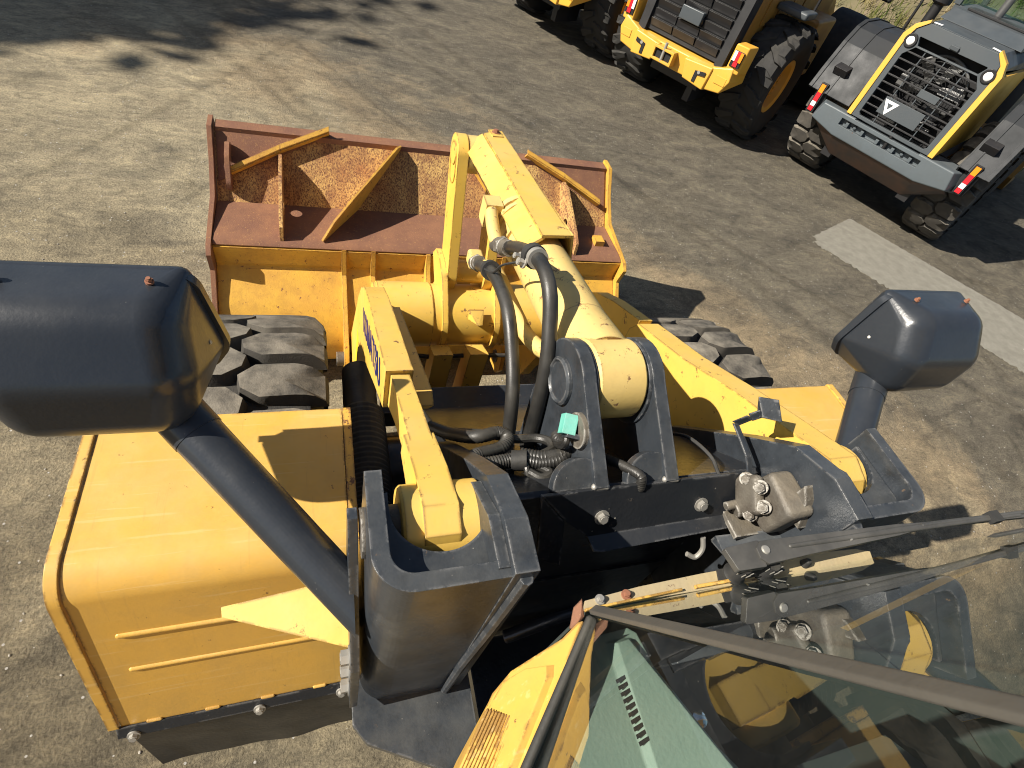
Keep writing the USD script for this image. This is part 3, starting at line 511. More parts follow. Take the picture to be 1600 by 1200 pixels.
part('ledge_bar', hull([(.25, -.90, 1.80), (.25, -.97, 1.80), (.62, -1.02, 1.98), (.62, -.99, 2.0), (.25, -.90, 1.77), (.62, -1.02, 1.93)]), 'dark_steel', fr, smooth=False)
part('dusty_shelf', box(.27, .40, -.93, -.84, 1.835, 1.85), 'worn_steel', fr, smooth=False)
part('curved_pipe', tube([(-.30, -.98, 1.50), (-.15, -.98, 1.60), (.05, -.98, 1.62), (.25, -.98, 1.60)], .018, 12), 'deck_steel', fr)
part('drain_hook', tube([(.21, -.90, 1.80), (.215, -.92, 1.77), (.20, -.93, 1.745), (.175, -.92, 1.75)], .007, 8), 'zinc', fr)
# --- steering valve with bolts, sensor bracket and lever
pb = rhull([(.335, -.83, 1.90), (.335, -.93, 1.90), (.335, -.94, 1.99), (.335, -.85, 2.0), (.375, -.83, 1.90), (.375, -.93, 1.90), (.375, -.94, 2.0), (.375, -.85, 2.0)], .018)
pm = part('hydraulic_valve', pb, 'worn_steel', L_, smooth=40, label='dirty grey hydraulic valve block with four bolts')
part('valve_flange', rhull([(.30, -.815, 1.935), (.30, -.87, 1.885), (.30, -.895, 1.935), (.30, -.84, 1.98), (.312, -.86, 1.93)], .017), 'worn_steel', pm)
part('valve_boss', cyl((.345, -.865, 1.90), (.285, -.865, 1.875), .026, 20, .022), 'worn_steel', pm)
part('valve_shaft', cyl((.30, -.855, 1.89), (.258, -.855, 1.88), .012, 16), 'worn_steel', pm)
for p in ((.292, -.822, 1.962), (.298, -.895, 1.905), (.292, -.862, 1.990), (.30, -.902, 1.958)): part('bolt', bolt(p, (-.80, -.35, .5), .013, .016), 'worn_steel', pm)
part('valve_cap', hull([(.36, -.93, 2.03), (.39, -.93, 2.03), (.36, -.90, 2.05), (.39, -.90, 2.05), (.36, -.97, 1.96), (.39, -.97, 1.96), (.36, -.90, 1.95), (.39, -.90, 1.95)]), 'worn_steel', pm)
def strap(pts, w, t, n):
    P = np.array(pts, float); n = np.array(n, float); out = []
    for a, b_ in zip(P[:-1], P[1:]):
        d = (b_-a)/np.linalg.norm(b_-a); q = np.cross(d, n); q /= np.linalg.norm(q); out.append(hull([x+q*w/2*u+n*t/2*v for x in (a, b_) for u in (-1, 1) for v in (-1, 1)]))
    return cat(*out)
sb = part('lever_bracket', strap([(.31, -.837, 1.946), (.31, -.772, 1.988), (.31, -.73, 1.998), (.31, -.679, 2.008)], .022, .005, (.25, -.60, .76)), 'dark_steel', L_, smooth=False)
part('bracket_arm', strap([(.31, -.679, 2.008), (.325, -.69, 2.05), (.35, -.695, 2.075)], .024, .005, (0, -.8, .6)), 'dark_steel', sb, smooth=False)
part('bracket_head', hull([(.335, -.66, 2.10), (.375, -.685, 2.115), (.375, -.735, 2.085), (.335, -.71, 2.075), (.345, -.69, 2.05), (.365, -.70, 2.06)]), 'dark_steel', sb, smooth=False)
part('cable', tube([(.235, -.79, 1.94), (.225, -.74, 1.955), (.205, -.66, 1.93), (.19, -.60, 1.86)], .005, 8), 'black_rubber', L_)
# --- teal switch box on the left bracket
tb = trimesh.creation.box((.034, .05, .05)); tb.apply_transform(trimesh.transformations.rotation_matrix(.6, (1, 0, 0))); tb.apply_transform(trimesh.transformations.rotation_matrix(-.35, (0, 0, 1))); tb.apply_translation((-.165, -.632, 1.985))
sw = part('switch_box', tb, 'teal_plastic', L_, smooth=False, label='small teal plastic switch box')
part('switch_disc', cyl((-.150, -.652, 1.985), (-.136, -.652, 1.985), .046, 32), 'worn_steel', sw)
tb2 = trimesh.creation.box((.037, .012, .054)); tb2.apply_transform(trimesh.transformations.rotation_matrix(.6, (1, 0, 0))); tb2.apply_transform(trimesh.transformations.rotation_matrix(-.35, (0, 0, 1))); tb2.apply_translation((-.158, -.657, 1.968)); part('switch_frame', tb2, 'dark_steel', sw, smooth=False)
# --- hoses and wiring
part('hydraulic_hose', tube([(-.165, .30, 1.74), (-.175, .18, 1.82), (-.19, .045, 1.90), (-.195, -.144, 1.928), (-.195, -.29, 1.85), (-.20, -.39, 1.763), (-.20, -.463, 1.604), (-.20, -.47, 1.5)], .0215, 16, 12), 'hose_rubber', L_)
part('hydraulic_hose', tube([(-.135, .13, 1.95), (-.14, .02, 2.03), (-.148, -.137, 2.115), (-.15, -.255, 2.124), (-.15, -.339, 2.06), (-.155, -.432, 1.93), (-.16, -.501, 1.677), (-.16, -.50, 1.55)], .0215, 16, 12), 'hose_rubber', L_)
for i, (p0, p1) in enumerate((((-.155, .36, 1.70), (-.168, .27, 1.77)), ((-.148, .20, 1.91), (-.137, .10, 1.968)))):
    part('hose_fitting', cat(cyl(p0, p1, .028, 20), cyl(np.array(p0)*.6+np.array(p1)*.4, np.array(p0)*.4+np.array(p1)*.6, .034, 6)), 'worn_steel', L_)
part('hose_clamp', cyl((-.182, .115, 1.865), (-.185, .085, 1.882), .034, 20), 'black_rubber', L_); part('hose_clamp', cyl((-.147, -.10, 2.098), (-.148, -.13, 2.11), .036, 20), 'black_rubber', L_)
part('hose_clamp', cat(cyl((-.147, -.13, 2.112), (-.148, -.15, 2.119), .031, 20), bolt((-.18, -.13, 2.09), (-1, 0, .3), .012, .02), bolt((-.178, -.09, 2.08), (-1, 0, .3), .010, .02)), 'zinc', L_)
part('wire', tube([(-.178, -.10, 2.07), (-.20, -.03, 2.0), (-.205, .02, 1.93), (-.21, .10, 1.88)], .004, 6), 'black_rubber', L_)
loops = [([(-0.445, -0.408, 1.690), (-0.398, -0.465, 1.728), (-0.351, -0.533, 1.806), (-0.283, -0.524, 1.806), (-0.265, -0.551, 1.815), (-0.296, -0.587, 1.825), (-0.369, -0.610, 1.838), (-0.396, -0.632, 1.847), (-0.360, -0.650, 1.856), (-0.305, -0.646, 1.856), (-0.260, -0.641, 1.856)], 0.018, 1),
         ([(-0.445, -0.399, 1.671), (-0.379, -0.446, 1.709), (-0.305, -0.515, 1.788), (-0.242, -0.542, 1.797), (-0.179, -0.551, 1.806), (-0.151, -0.578, 1.825), (-0.160, -0.614, 1.843), (-0.215, -0.641, 1.856), (-0.269, -0.646, 1.856)], 0.013, 0),
         ([(-0.265, -0.646, 1.865), (-0.215, -0.668, 1.870), (-0.160, -0.668, 1.883), (-0.138, -0.632, 1.879), (-0.147, -0.596, 1.870), (-0.124, -0.578, 1.852), (-0.070, -0.596, 1.843)], 0.016, 1),
         ([(-0.260, -0.632, 1.861), (-0.206, -0.655, 1.874), (-0.142, -0.655, 1.888), (-0.115, -0.632, 1.879), (-0.111, -0.605, 1.861)], 0.017, 1),
         ([(-0.265, -0.623, 1.843), (-0.224, -0.668, 1.861), (-0.197, -0.696, 1.865), (-0.224, -0.709, 1.865), (-0.251, -0.687, 1.861)], 0.012, 0),
         ([(-.115, -.57, 1.86), (-.085, -.63, 1.875), (-.06, -.69, 1.91), (-.035, -.74, 1.945), (-.012, -.785, 1.965), (-.005, -.80, 1.93)], .012, 1),
         ([(-.16, -.62, 1.88), (-.17, -.65, 1.92), (-.172, -.665, 1.95), (-.168, -.655, 1.965)], .010, 0),
         ([(-0.255, -0.650, 1.870), (-0.255, -0.687, 1.861), (-0.246, -0.714, 1.825), (-0.242, -0.723, 1.734)], 0.009, 0)]
for pts, r, rb_ in loops: part('wiring_loom', tube(pts, r, 10, 14, ribs=.10 if rb_ else 0), 'hose_rubber', L_)
part('loom_clamp', cat(cyl((-.287, -.645, 1.855), (-.250, -.655, 1.865), .027, 20)), 'black_rubber', L_)
part('clamp_post', box(-.305, -.278, -.665, -.630, 1.70, 1.845), 'dark_steel', L_, smooth=False)
part('loom_clip', cat(box(-.103, -.066, -.668, -.636, 1.915, 1.924), bolt((-.085, -.652, 1.924), (0, 0, 1), .009, .009)), 'zinc', L_)
# --- lift rams beside the frame, axle, hanging plates in the dark behind the bucket
for s in (-1, 1):
    q = part('lift_ram', cat(cyl((s*.60, -.62, 1.05), (s*.585, .42, .98), .075, 28), cyl((s*.60, -.62, 1.05), (s*.60, -.50, 1.045), .09, 28)), 'black_rubber', L_)
    part('ram_sleeve', tube([(s*.60, -.45, 1.06), (s*.59, -.2, 1.04), (s*.585, .15, 1.0)], .092, 24, 26, ribs=.05), 'black_rubber', q, smooth=False)
part('front_axle', cat(cyl((-.80, 0, .74), (.80, 0, .74), .17, 28), rhull([(-.1, -.12, .74), (.1, -.12, .74), (0, .12, .74)], .28)), 'deck_steel', L_)
for x in (-.16, .03): part('hanger_plate', plateX([(.50, 1.0), (.62, .95), (.66, .50), (.52, .50)], x-.05, x+.05), 'boom_yellow', L_)
part('cross_beam', box(-.47, .47, .36, .44, .60, .72), 'deck_steel', L_)
part('grease_line', tube([(-.40, .62, .90), (-.2, .60, .88), (0, .60, .885), (.3, .60, .88)], .012, 8), 'black_rubber', L_)
# --- front tyres
lugs = rock_lugs(.735, .52, 24)
for s in (-1, 1): make_tyre(L_, basis((s*1.005, 0, .735), (1, 0, 0), (0, 1, 0), (0, 0, 1)) @ trimesh.transformations.rotation_matrix(.17, (1, 0, 0)), .735, .52, .36, lugs, 'far_yellow', outer=s)
# --- fenders
for s in (-1, 1):
    def fpt(line, t): return LineString(line).buffer(t/2, cap_style=2, join_style=1)
    prof = [(-.262, 1.555), (-.262, 1.597), (-.45, 1.600), (-.60, 1.602)]+[(-.648-.095*math.sin(a), 1.508+.095*math.cos(a)) for a in np.radians(np.linspace(2, 73, 36))]+[(-.90, 1.0)]
    f = part('front_fender', plateX(fpt(prof, .008), s*.69, s*1.318), 'yellow_paint', L_, smooth=50)
    part('fender_edge', plateX(Polygon(fpt(prof, .016)).buffer(.002), s*1.322, s*1.348), 'yellow_paint', f, smooth=40)
    part('fender_edge', plateX(Polygon(fpt(prof, .012)), s*.664, s*.688), 'edge_yellow', f, smooth=40)
    side = Polygon(prof + [(-.84, .99), (-.60, 1.46), (-.27, 1.50)]).buffer(0)
    part('fender_skirt', plateX(side, s*1.326, s*1.338), 'yellow_paint', f, smooth=False)
    d = np.array((0, -.16, -.547)); d /= np.linalg.norm(d); nn = np.array((0, d[2], -d[1]))
    for k, (t0, x0, x1) in enumerate(((.15, .86, 1.24), (.30, .72, 1.24))):
        o = np.array((0, -.742, 1.547))+d*t0
        part('pressed_rib', rhull([o+(s*x0, 0, 0)-nn*.0035, o+(s*x1, 0, 0)-nn*.0035], .009, 14), 'yellow_paint', f)
    br = [(s*.99, -.808, 1.565), (s*.985, -.825, 1.545), (s*.69, -.955, 1.56), (s*.69, -.86, 1.60), (s*.78, -.80, 1.60)]
    part('fender_bracket', sheet3(br, .008), 'boom_yellow', f, smooth=False)
    part('flap_strip', sheet3([(s*1.33, -.905, 1.0), (s*.68, -.905, 1.0), (s*.68, -.925, .965), (s*1.33, -.925, .965)], .008), 'deck_steel', f, smooth=False)
    VV, FF = [], []; nu, nv = 24, 7
    for j in range(nv):
        for i in range(nu):
            u, v = i/(nu-1), j/(nv-1); x = 1.30-u*.62
            VV.append((s*(x-.02*v*math.sin(3*u)), -.925-.03*v+.006*v*math.sin(u*7.5)+.003*v*math.sin(u*17), .965-v*.40))
    for j in range(nv-1):
        for i in range(nu-1):
            a = j*nu+i; FF += [(a, a+1, a+nu+1), (a, a+nu+1, a+nu)]
    fm = trimesh.Trimesh(np.array(VV), np.array(FF), process=False); v2 = fm.copy(); v2.apply_translation((0, .008, 0)); v2.invert()
    part('mud_flap', cat(fm, v2), 'flap_rubber', f, smooth=60)
    for x in (1.29, .96, .72): part('bolt', bolt((s*x, -.928, .972), (0, -.9, .45), .012, .012), 'zinc', f)
    for x in (1.25, 1.1, .95, .8): part('edge_clip', rhull([(s*x, -.903, 1.004), (s*(x-.03), -.903, 1.004)], .006, 8), 'yellow_paint', f)
# --- headlights on posts
for s in (-1, 1):
    def hp(x, y, z): return (s*x, y, z)
    rim_in = [(.945, -.345, 2.0), (.985, -.335, 2.20), (1.345, -.335, 2.20), (1.385, -.345, 2.0), (1.345, -.365, 1.935), (.985, -.365, 1.935)]
    back = [(.985, -.46, 2.195), (1.33, -.46, 2.195), (1.345, -.545, 2.085), (.97, -.545, 2.085), (.995, -.55, 1.965), (1.32, -.55, 1.965)]
    c0 = np.mean(rim_in+back, axis=0)
    def ins(p, r): p = np.array(p); return p+(c0-p)/np.linalg.norm(c0-p)*r*1.28
    body = tm(m3.Manifold.batch_hull([m3.Manifold.sphere(.026, 24).translate([float(v) for v in hp(*ins(p, .026))]) for p in rim_in]+[m3.Manifold.sphere(.082, 40).translate([float(v) for v in hp(*ins(p, .075))]) for p in back]))
    hl = part('headlight', body, 'lamp_plastic', L_, smooth=60, label='dark plastic headlight housing on the %s post' % ('left' if s < 0 else 'right'))
    bv_ = np.array(body.vertices); near = bv_[np.argsort((bv_[:, 1]+.402)**2+(np.abs(bv_[:, 0])-1.1)**2*.05)[:40]]; SZ = float(near[:, 2].max())-.001
    lip = Polygon([(p[0], p[2]) for p in rim_in]).buffer(-.045).buffer(.053, join_style=1)
    m = plateY(lip, -.368, -.346); part('housing_rim', put(m, np.diag([s, 1, 1, 1]).astype(float)) if s > 0 else fixw(put(m, np.diag([-1., 1, 1, 1]))), 'lamp_plastic', hl)
    part('lamp_lens', box(s*1.0, s*1.22, -.334, -.328, 1.97, 2.16), 'clear_lens', hl); part('turn_lens', box(s*1.225, s*1.33, -.334, -.328, 1.97, 2.16), 'amber_lens', hl)
    for p, mt in (((1.045, -.402, SZ), 'rusty_bolt'), ((1.28, -.402, SZ), 'rusty_bolt'), ((.972, -.42, 2.07), 'zinc')):
        part('housing_screw', bolt(hp(*p), (0, -.15, 1) if mt == 'rusty_bolt' else (-s, -.3, .4), .0055, .009), mt, hl)
    pc = cyl((s*.60, -1.015, 1.720), (s*1.045, -.497, 1.935), .048, 40, .053); pc = trimesh.intersections.slice_mesh_plane(pc, (s, 0, 0), (s*.694, 0, 0)); pc.merge_vertices()
    po = part('lamp_post', pc, 'lamp_plastic', L_, smooth=40)
    part('post_collar', cyl((s*1.0, -.549, 1.913), (s*1.06, -.48, 1.945), .0545, 40), 'lamp_plastic', po)
# --- cab of the loader in the foreground
S0 = np.array((-.3353, -1.1181, 2.1641)); SD = np.array((-.2756, -.2855, .9179)); N1 = np.array((0, .955, .297))/np.linalg.norm((0, .955, .297)); N2 = np.array((-.757, .652, -.025))
XC = .22                                              # middle of the cab
def mir(p): return np.array((2*XC-p[0], p[1], p[2]))
S1 = S0+SD*1.06; EB = S0+np.array((-.153, -.178, -.008))*1.75; ET = EB+np.array((-.03, .001, .94))
def sheetq(pts, n):
    m = trimesh.Trimesh(np.array(pts), [(0, 1, 2), (0, 2, 3)], process=False)
    if m.face_normals[0] @ n < 0: m.invert()
    return m
cab = part('cab', cat(box(-.60, 1.04, -2.95, -1.50, 1.22, 1.26), box(-.60, 1.04, -2.95, -2.90, 1.2, 2.15)), 'cab_inside', L_, smooth=False)
part('windscreen', sheetq([S0, mir(S0), mir(S1), S1], N1), 'glass_front', cab, smooth=False, label='dusty front windscreen')
part('corner_pane', sheetq([S0, EB, ET, S1], N2), 'glass_corner', cab, smooth=False)
part('corner_pane', sheetq([mir(S0), mir(EB), mir(ET), mir(S1)], N2*(-1, 1, 1)), 'glass_corner', cab, smooth=False)
paint('seal_gray', (.085, .08, .07), (.055, .052, .048), rough=.55, dust=.4, dustcol=(.3, .28, .23), bump=.15, bev=.002)
nn = (N1+N2)/np.linalg.norm(N1+N2); tt = np.cross(SD, nn); tt /= np.linalg.norm(tt)
for f_ in (lambda p: p, mir):
    a, b_ = S0+nn*.001, S1+nn*.001; P = [a-tt*.0095, a+tt*.0095, a+tt*.007+nn*.006, a-tt*.007+nn*.006]; Q_ = [b_-tt*.0028, b_+tt*.0028, b_+tt*.002+nn*.0025, b_-tt*.002+nn*.0025]
    part('glass_seal', hull([f_(p) for p in P+Q_]), 'seal_gray', cab)
# sill in front of the windscreen
sl = Polygon([(-.352, -1.112), (-.341, -1.096), (-.234, -1.089), (-.10, -1.086), (.03, -1.086), (.20, -1.088), (.27, -1.092), (.305, -1.102), (.30, -1.115), (.26, -1.1205), (.17, -1.120), (-.0, -1.117), (-.175, -1.113), (-.33, -1.108)])
part('cab_sill', plateZ(sl, 2.143, 2.151), 'dusty_yellow', cab, smooth=False)
part('sill_flange', sheet3([(-.348, -1.112, 2.152), (-.16, -1.1085, 2.152), (-.16, -1.1085, 2.160), (-.348, -1.112, 2.160)], .004), 'yellow_paint', cab, smooth=False)
part('sill_flange', sheet3([(-.13, -1.108, 2.152), (-.02, -1.109, 2.152), (-.02, -1.109, 2.158), (-.13, -1.108, 2.158)], .006), 'yellow_paint', cab, smooth=False)
part('rusty_tab', hull([(-.346, -1.092, 2.153), (-.358, -1.120, 2.153), (-.366, -1.132, 2.128), (-.372, -1.128, 2.126), (-.360, -1.10, 2.140), (-.350, -1.12, 2.15)]), 'bucket_rust', cab, smooth=False)
for x in (-.315, -.265): part('bolt', bolt((x, -1.099, 2.152), (0, 0, 1), .006, .008), 'zinc' if x < -.3 else 'rusty_bolt', cab)
part('front_fascia', cat(box(-.33, .30, -1.108, -1.102, 1.3, 2.142)), 'cab_inside', cab, smooth=False)
# skin under the corner pane
K0 = [(-.352, -1.130, 2.149), (-.359, -1.127, 2.142), (-.386, -1.142, 2.123), (-.459, -1.158, 2.044), (-.493, -1.181, 2.025), (-.529, -1.224, 2.026), (-.561, -1.264, 2.030), (-.66, -1.40, 2.035), (-.615, -1.43, 2.155)]
for f_ in (lambda p: np.array(p), mir):
    sk = part('cab_skin', sheet3([f_(p) for p in K0], .006), 'yellow_paint', cab, smooth=False)
    nk0 = np.array((-.66, .57, .49)); part('inner_liner', sheet3([f_(np.array(p)-nk0*.009) for p in K0], .004), 'cab_inside', sk, smooth=False)
    lowp = [np.array(p) for p in K0[1:8]]
    for a, b_ in zip(lowp[:-1], lowp[1:]):
        ia, ib = a+(.03, -.02, .01), b_+(.03, -.02, .01)
        part('inner_trim', trimesh.Trimesh([f_(ia), f_(ib), f_(ib*(1, 1, 0)+(.05, -.03, 1.3)), f_(ia*(1, 1, 0)+(.05, -.03, 1.3))], [(0, 1, 2), (0, 2, 3)], process=False), 'cab_inside', sk, smooth=False)
        part('skin_panel', trimesh.Trimesh([f_(a), f_(b_), f_(b_*(1, 1, 0)+(.05, -.03, 1.3)), f_(a*(1, 1, 0)+(.05, -.03, 1.3))], [(0, 1, 2), (0, 2, 3)], process=False), 'yellow_paint', sk, smooth=False)
    nk = np.array((-.66, .57, .49)); o = nk*.010
    rp_ = [np.array(p)+o*.9 for p in ((-.468, -1.172, 2.045), (-.434, -1.166, 2.085), (-.411, -1.176, 2.130), (-.418, -1.194, 2.138), (-.502, -1.292, 2.138), (-.56, -1.36, 2.13), (-.62, -1.37, 2.045), (-.548, -1.275, 2.045), (-.50, -1.205, 2.035))]
    rpanel = part('vent_panel', hull([f_(p) for p in [q+(np.mean(rp_, 0)-q)*.10+o*.5 for q in rp_]+[q-o for q in rp_]]), 'yellow_paint', cab, smooth=20)
    for k in range(10):
        t = k/9; a = np.array((-.503, -1.216, 2.052))+t*np.array((.028, -.026, .050)); b_ = a+np.array((-.075, -.088, .002))
        part('louvre', rhull([f_(a+o*1.75), f_(b_+o*1.75)], .0028, 8), 'yellow_paint', rpanel, smooth=30)
    e0, e1 = np.array((-.346, -1.128, 2.157)), EB+(-.012, .010, .0)
    part('rubber_edge', rhull([f_(e0), f_(e1)], .0075, 10), 'black_rubber', cab)
# dashboard seen through the corner pane
dp = Polygon([(-.318, -1.140), (-.250, -1.137), (-.236, -1.148), (-.223, -1.217), (-.189, -1.299), (-.143, -1.369), (-.06, -1.52), (-.53, -1.52), (-.575, -1.42), (-.48, -1.312)])
def loftpoly(poly, z0, z1, inset):
    P = np.array(poly.exterior.coords)[:-1]; Qi = np.array(poly.buffer(-inset, join_style=2).exterior.coords)[:-1]
    return cat(plateZ(poly, z0, z1-inset), plateZ(poly.buffer(-inset), z0, z1))
ds = part('dashboard', cat(plateZ(dp, 1.55, 2.088), hull([(-.305, -1.150, 2.08), (-.26, -1.148, 2.08), (-.245, -1.152, 2.08), (-.232, -1.22, 2.08), (-.199, -1.30, 2.08), (-.153, -1.372, 2.08), (-.08, -1.51, 2.08), (-.30, -1.51, 2.08), (-.285, -1.16, 2.104), (-.262, -1.158, 2.104), (-.247, -1.22, 2.106), (-.216, -1.30, 2.106), (-.172, -1.372, 2.106), (-.10, -1.50, 2.106), (-.285, -1.50, 2.096), (-.29, -1.20, 2.096)])), 'dash_plastic', cab, smooth=20, label='grey green dashboard')
v0, v1 = np.array((-.297, -1.207, 2.0965)), np.array((-.292, -1.305, 2.0985))
for k in range(10):
    c = v0+(v1-v0)*(k+.5)/10
    part('air_vent', sheet3([c+(-.009, .0006, .001), c+(.009, .0046, .0012), c+(.009, -.0012, .0012), c+(-.009, -.0052, .001)], .003), 'black_void', ds, smooth=False)
part('dash_knob', lathe([(0, 0), (.016, 0), (.014, .012), (.006, .016), (0, .016)], (-.12, -1.29, 1.98), (0, 0, 1), 20), 'chrome', ds)
part('cab_floor', plateZ(Polygon([(-.30, -1.14), (.78, -1.14), (1.0, -1.46), (1.0, -2.9), (-.56, -2.9), (-.56, -1.46)]), 1.5, 1.52), 'cab_inside', cab, smooth=False)
part('steering_column', cat(cyl((XC, -1.45, 1.55), (XC, -1.72, 2.12), .05, 20), hull([(XC-.12, -1.40, 1.9), (XC+.12, -1.40, 1.9), (XC-.10, -1.66, 2.16), (XC+.10, -1.66, 2.16), (XC-.1, -1.55, 1.8), (XC+.1, -1.55, 1.8)])), 'cab_inside', cab)
tor = trimesh.creation.torus(.19, .016, 40, 12); tor.apply_transform(trimesh.transformations.rotation_matrix(.55, (1, 0, 0))); tor.apply_translation((XC, -1.74, 2.15))
wheel = part('steering_wheel', tor, 'far_black', cab)
for a in (.5, 2.6, 4.7): part('wheel_spoke', cyl((XC, -1.74, 2.14), (XC+.18*math.cos(a), -1.74+.18*math.sin(a)*math.cos(.55), 2.15+.18*math.sin(a)*math.sin(.55)), .013, 10), 'far_black', wheel)
part('driver_seat', cat(rbox(XC-.25, XC+.25, -2.55, -2.05, 1.85, 1.98, .05), rbox(XC-.24, XC+.24, -2.62, -2.48, 1.95, 2.55, .05)), 'far_black', cab)
part('cab_roof', rbox(-.70, 1.14, -2.98, -1.44, 3.13, 3.26, .05), 'yellow_paint', cab)
for f_ in (lambda p: np.array(p), mir):
    part('door_pillar', hull([f_(p) for p in (EB, EB+(-.03, -.02, 0), EB+(.03, -.06, 0), ET, ET+(-.03, -.02, 0), ET+(.03, -.06, 0))]), 'yellow_paint', cab)
    part('rear_pillar', hull([f_(p) for p in ((-.62, -2.9, 2.1), (-.55, -2.9, 2.1), (-.62, -2.8, 2.1), (-.62, -2.9, 3.15), (-.55, -2.9, 3.15), (-.62, -2.8, 3.15))]), 'yellow_paint', cab)
    part('door', trimesh.Trimesh([f_(p) for p in ((-.61, -1.46, 1.3), (-.61, -2.88, 1.3), (-.61, -2.88, 2.12), (-.61, -1.46, 2.12))], [(0, 1, 2), (0, 2, 3)], process=False), 'yellow_paint', cab, smooth=False)
    part('door_lining', trimesh.Trimesh([f_(p) for p in ((-.595, -1.46, 1.3), (-.595, -2.88, 1.3), (-.595, -2.88, 2.13), (-.595, -1.46, 2.13))], [(0, 1, 2), (0, 2, 3)], process=False), 'cab_inside', cab, smooth=False)
    part('door_glass', sheetq([f_(p) for p in ((-.618, -1.50, 2.12), (-.618, -2.80, 2.12), (-.64, -2.80, 3.13), (-.64, -1.50, 3.13))], f_((-1, 0, 0))-f_((0, 0, 0))), 'glass_green', cab, smooth=False)
part('rear_hood', rbox(-.45, .89, -4.75, -3.0, .9, 2.15, .08), 'yellow_paint', L_)
part('rear_chassis', box(-.35, .55, -4.8, -1.5, .55, 1.15), 'deck_steel', L_, smooth=False)
# wipers: two parallel arms parked along the sill
w1 = Polygon([(.001, -1.065), (.058, -1.066), (.338, -1.0755), (.417, -1.081), (.735, -1.092), (1.0, -1.10), (1.0, -1.108), (.715, -1.107), (.41, -1.092), (.328, -1.098), (.10, -1.103), (-.004, -1.107), (-.016, -1.095), (-.014, -1.076)])
wa = part('wiper_arm', plateZ(w1, 2.203, 2.212), 'wiper_paint', cab, smooth=False)
part('wiper_head', plateZ(Polygon([(-.073, -1.070), (-.004, -1.066), (-.012, -1.106), (-.066, -1.105)]).buffer(.004), 2.196, 2.209), 'wiper_paint', wa, smooth=False)
part('wiper_crest', rhull([(.06, -1.083, 2.211), (.34, -1.086, 2.212), (.70, -1.0995, 2.211)], .0045, 10), 'wiper_paint', wa)
part('wiper_rod', cyl((.40, -1.087, 2.213), (1.02, -1.1045, 2.212), .0042, 10), 'wiper_paint', wa)
part('wiper_clip', box(.60, .628, -1.108, -1.084, 2.206, 2.222), 'black_rubber', wa)
part('rivet', lathe([(0, 0), (.0085, 0), (.007, .003), (0, .004)], (.003, -1.082, 2.212), (0, 0, 1), 20), 'zinc', wa)
part('rivet', lathe([(0, 0), (.0045, 0), (.004, .002), (0, .003)], (.205, -1.088, 2.212), (0, 0, 1), 14), 'zinc', wa)
for i, x in enumerate((-.040, .022)):
    bt = part('wiper_boot', lathe([(0, 0), (.020, 0), (.021, .006), (.018, .012), (.017, .03), (.014, .042), (0, .042)], (x, -1.098-.004*i, 2.151), (0, 0, 1), 28), 'black_rubber', cab)
    for k in range(12):
        a = k*math.pi/6; part('boot_rib', cyl((x+.0165*math.cos(a), -1.098-.004*i+.0165*math.sin(a), 2.180), (x+.0180*math.cos(a), -1.098-.004*i+.0180*math.sin(a), 2.194), .0010, 6), 'zinc', bt)
part('wiper_plate', plateZ(Polygon([(-.07, -1.085), (.06, -1.088), (.075, -1.108), (-.078, -1.110)]), 2.151, 2.155), 'black_rubber', cab, smooth=False)
part('washer_nozzle', lathe([(0, 0), (.009, 0), (.007, .014), (.004, .018), (0, .018)], (.128, -1.103, 2.151), (0, 0, 1), 16), 'black_rubber', cab)
wb = part('wiper_blade', hull([(.445, -1.137, 2.178), (1.05, -1.158, 2.180), (.445, -1.141, 2.186), (1.05, -1.162, 2.188), (.445, -1.132, 2.186), (1.05, -1.152, 2.188)]), 'wiper_paint', cab)
part('blade_bridge', sheet3([(.53, -1.136, 2.192), (.60, -1.128, 2.205), (.80, -1.128, 2.207), (1.0, -1.140, 2.205), (1.0, -1.148, 2.20), (.80, -1.140, 2.20), (.62, -1.138, 2.198)], .008), 'wiper_paint', wb, smooth=False)

# ================================================================== parked machines in the background
def tyre_at(t, x, y, R, W, rimr, lugs, rim_mat, deep, rubber='tyre_rubber', rot=0.0):
    make_tyre(t, basis((x, y, R), (1, 0, 0), (0, 1, 0), (0, 0, 1)) @ trimesh.transformations.rotation_matrix(rot, (1, 0, 0)), R, W, rimr, lugs, rim_mat, outer=1 if x > 0 else -1, deep=deep, rubber=rubber)
def gw(z): return .03+.1*(z-1.09)
K = thing('parked_loader', 'dark grey wheel loader with yellow grille frame and a white triangle, parked tail first', 'wheel loader', (6.124, 4.07, 0), -62.49)
up_ = m3.Manifold.batch_hull([m3.Manifold.sphere(.02, 12).translate(p) for p in [(-.90, .03, 1.05), (.90, .03, 1.05), (-.95, .02, .87), (.95, .02, .87), (-1.04, .40, 1.05), (1.04, .40, 1.05), (-1.02, .40, .80), (1.02, .40, .80), (-.60, .02, .80), (.60, .02, .80)]])
up_ = up_ - m3.Manifold.cube([1.12, .10, .085]).translate([-.60, -.02, .925]) - m3.Manifold.cube([.9, .2, .035]).translate([-.45, -.02, 1.055])
cw = part('counterweight', tm(up_), 'weight_gray', K, smooth=30)
part('weight_underside', rhull([(-.92, .05, .86), (.92, .05, .86), (-.60, .04, .78), (.60, .04, .78), (-.55, .30, .52), (.55, .30, .52), (-.95, .40, .74), (.95, .40, .74)], .015, 12), 'weight_rust', cw)
for x in (-.50, -.28, -.06, .16, .40): part('weight_rib', box(x-.02, x+.02, .012, .085, .928, .985), 'weight_gray', cw)
for x in (-.40, .28): part('weight_bolt', bolt((x, .08, .965), (0, -1, 0), .022, .03), 'weight_gray', cw)
part('tow_pin', cyl((.05, .04, .90), (.05, .04, 1.09), .022, 14), 'far_black', cw)
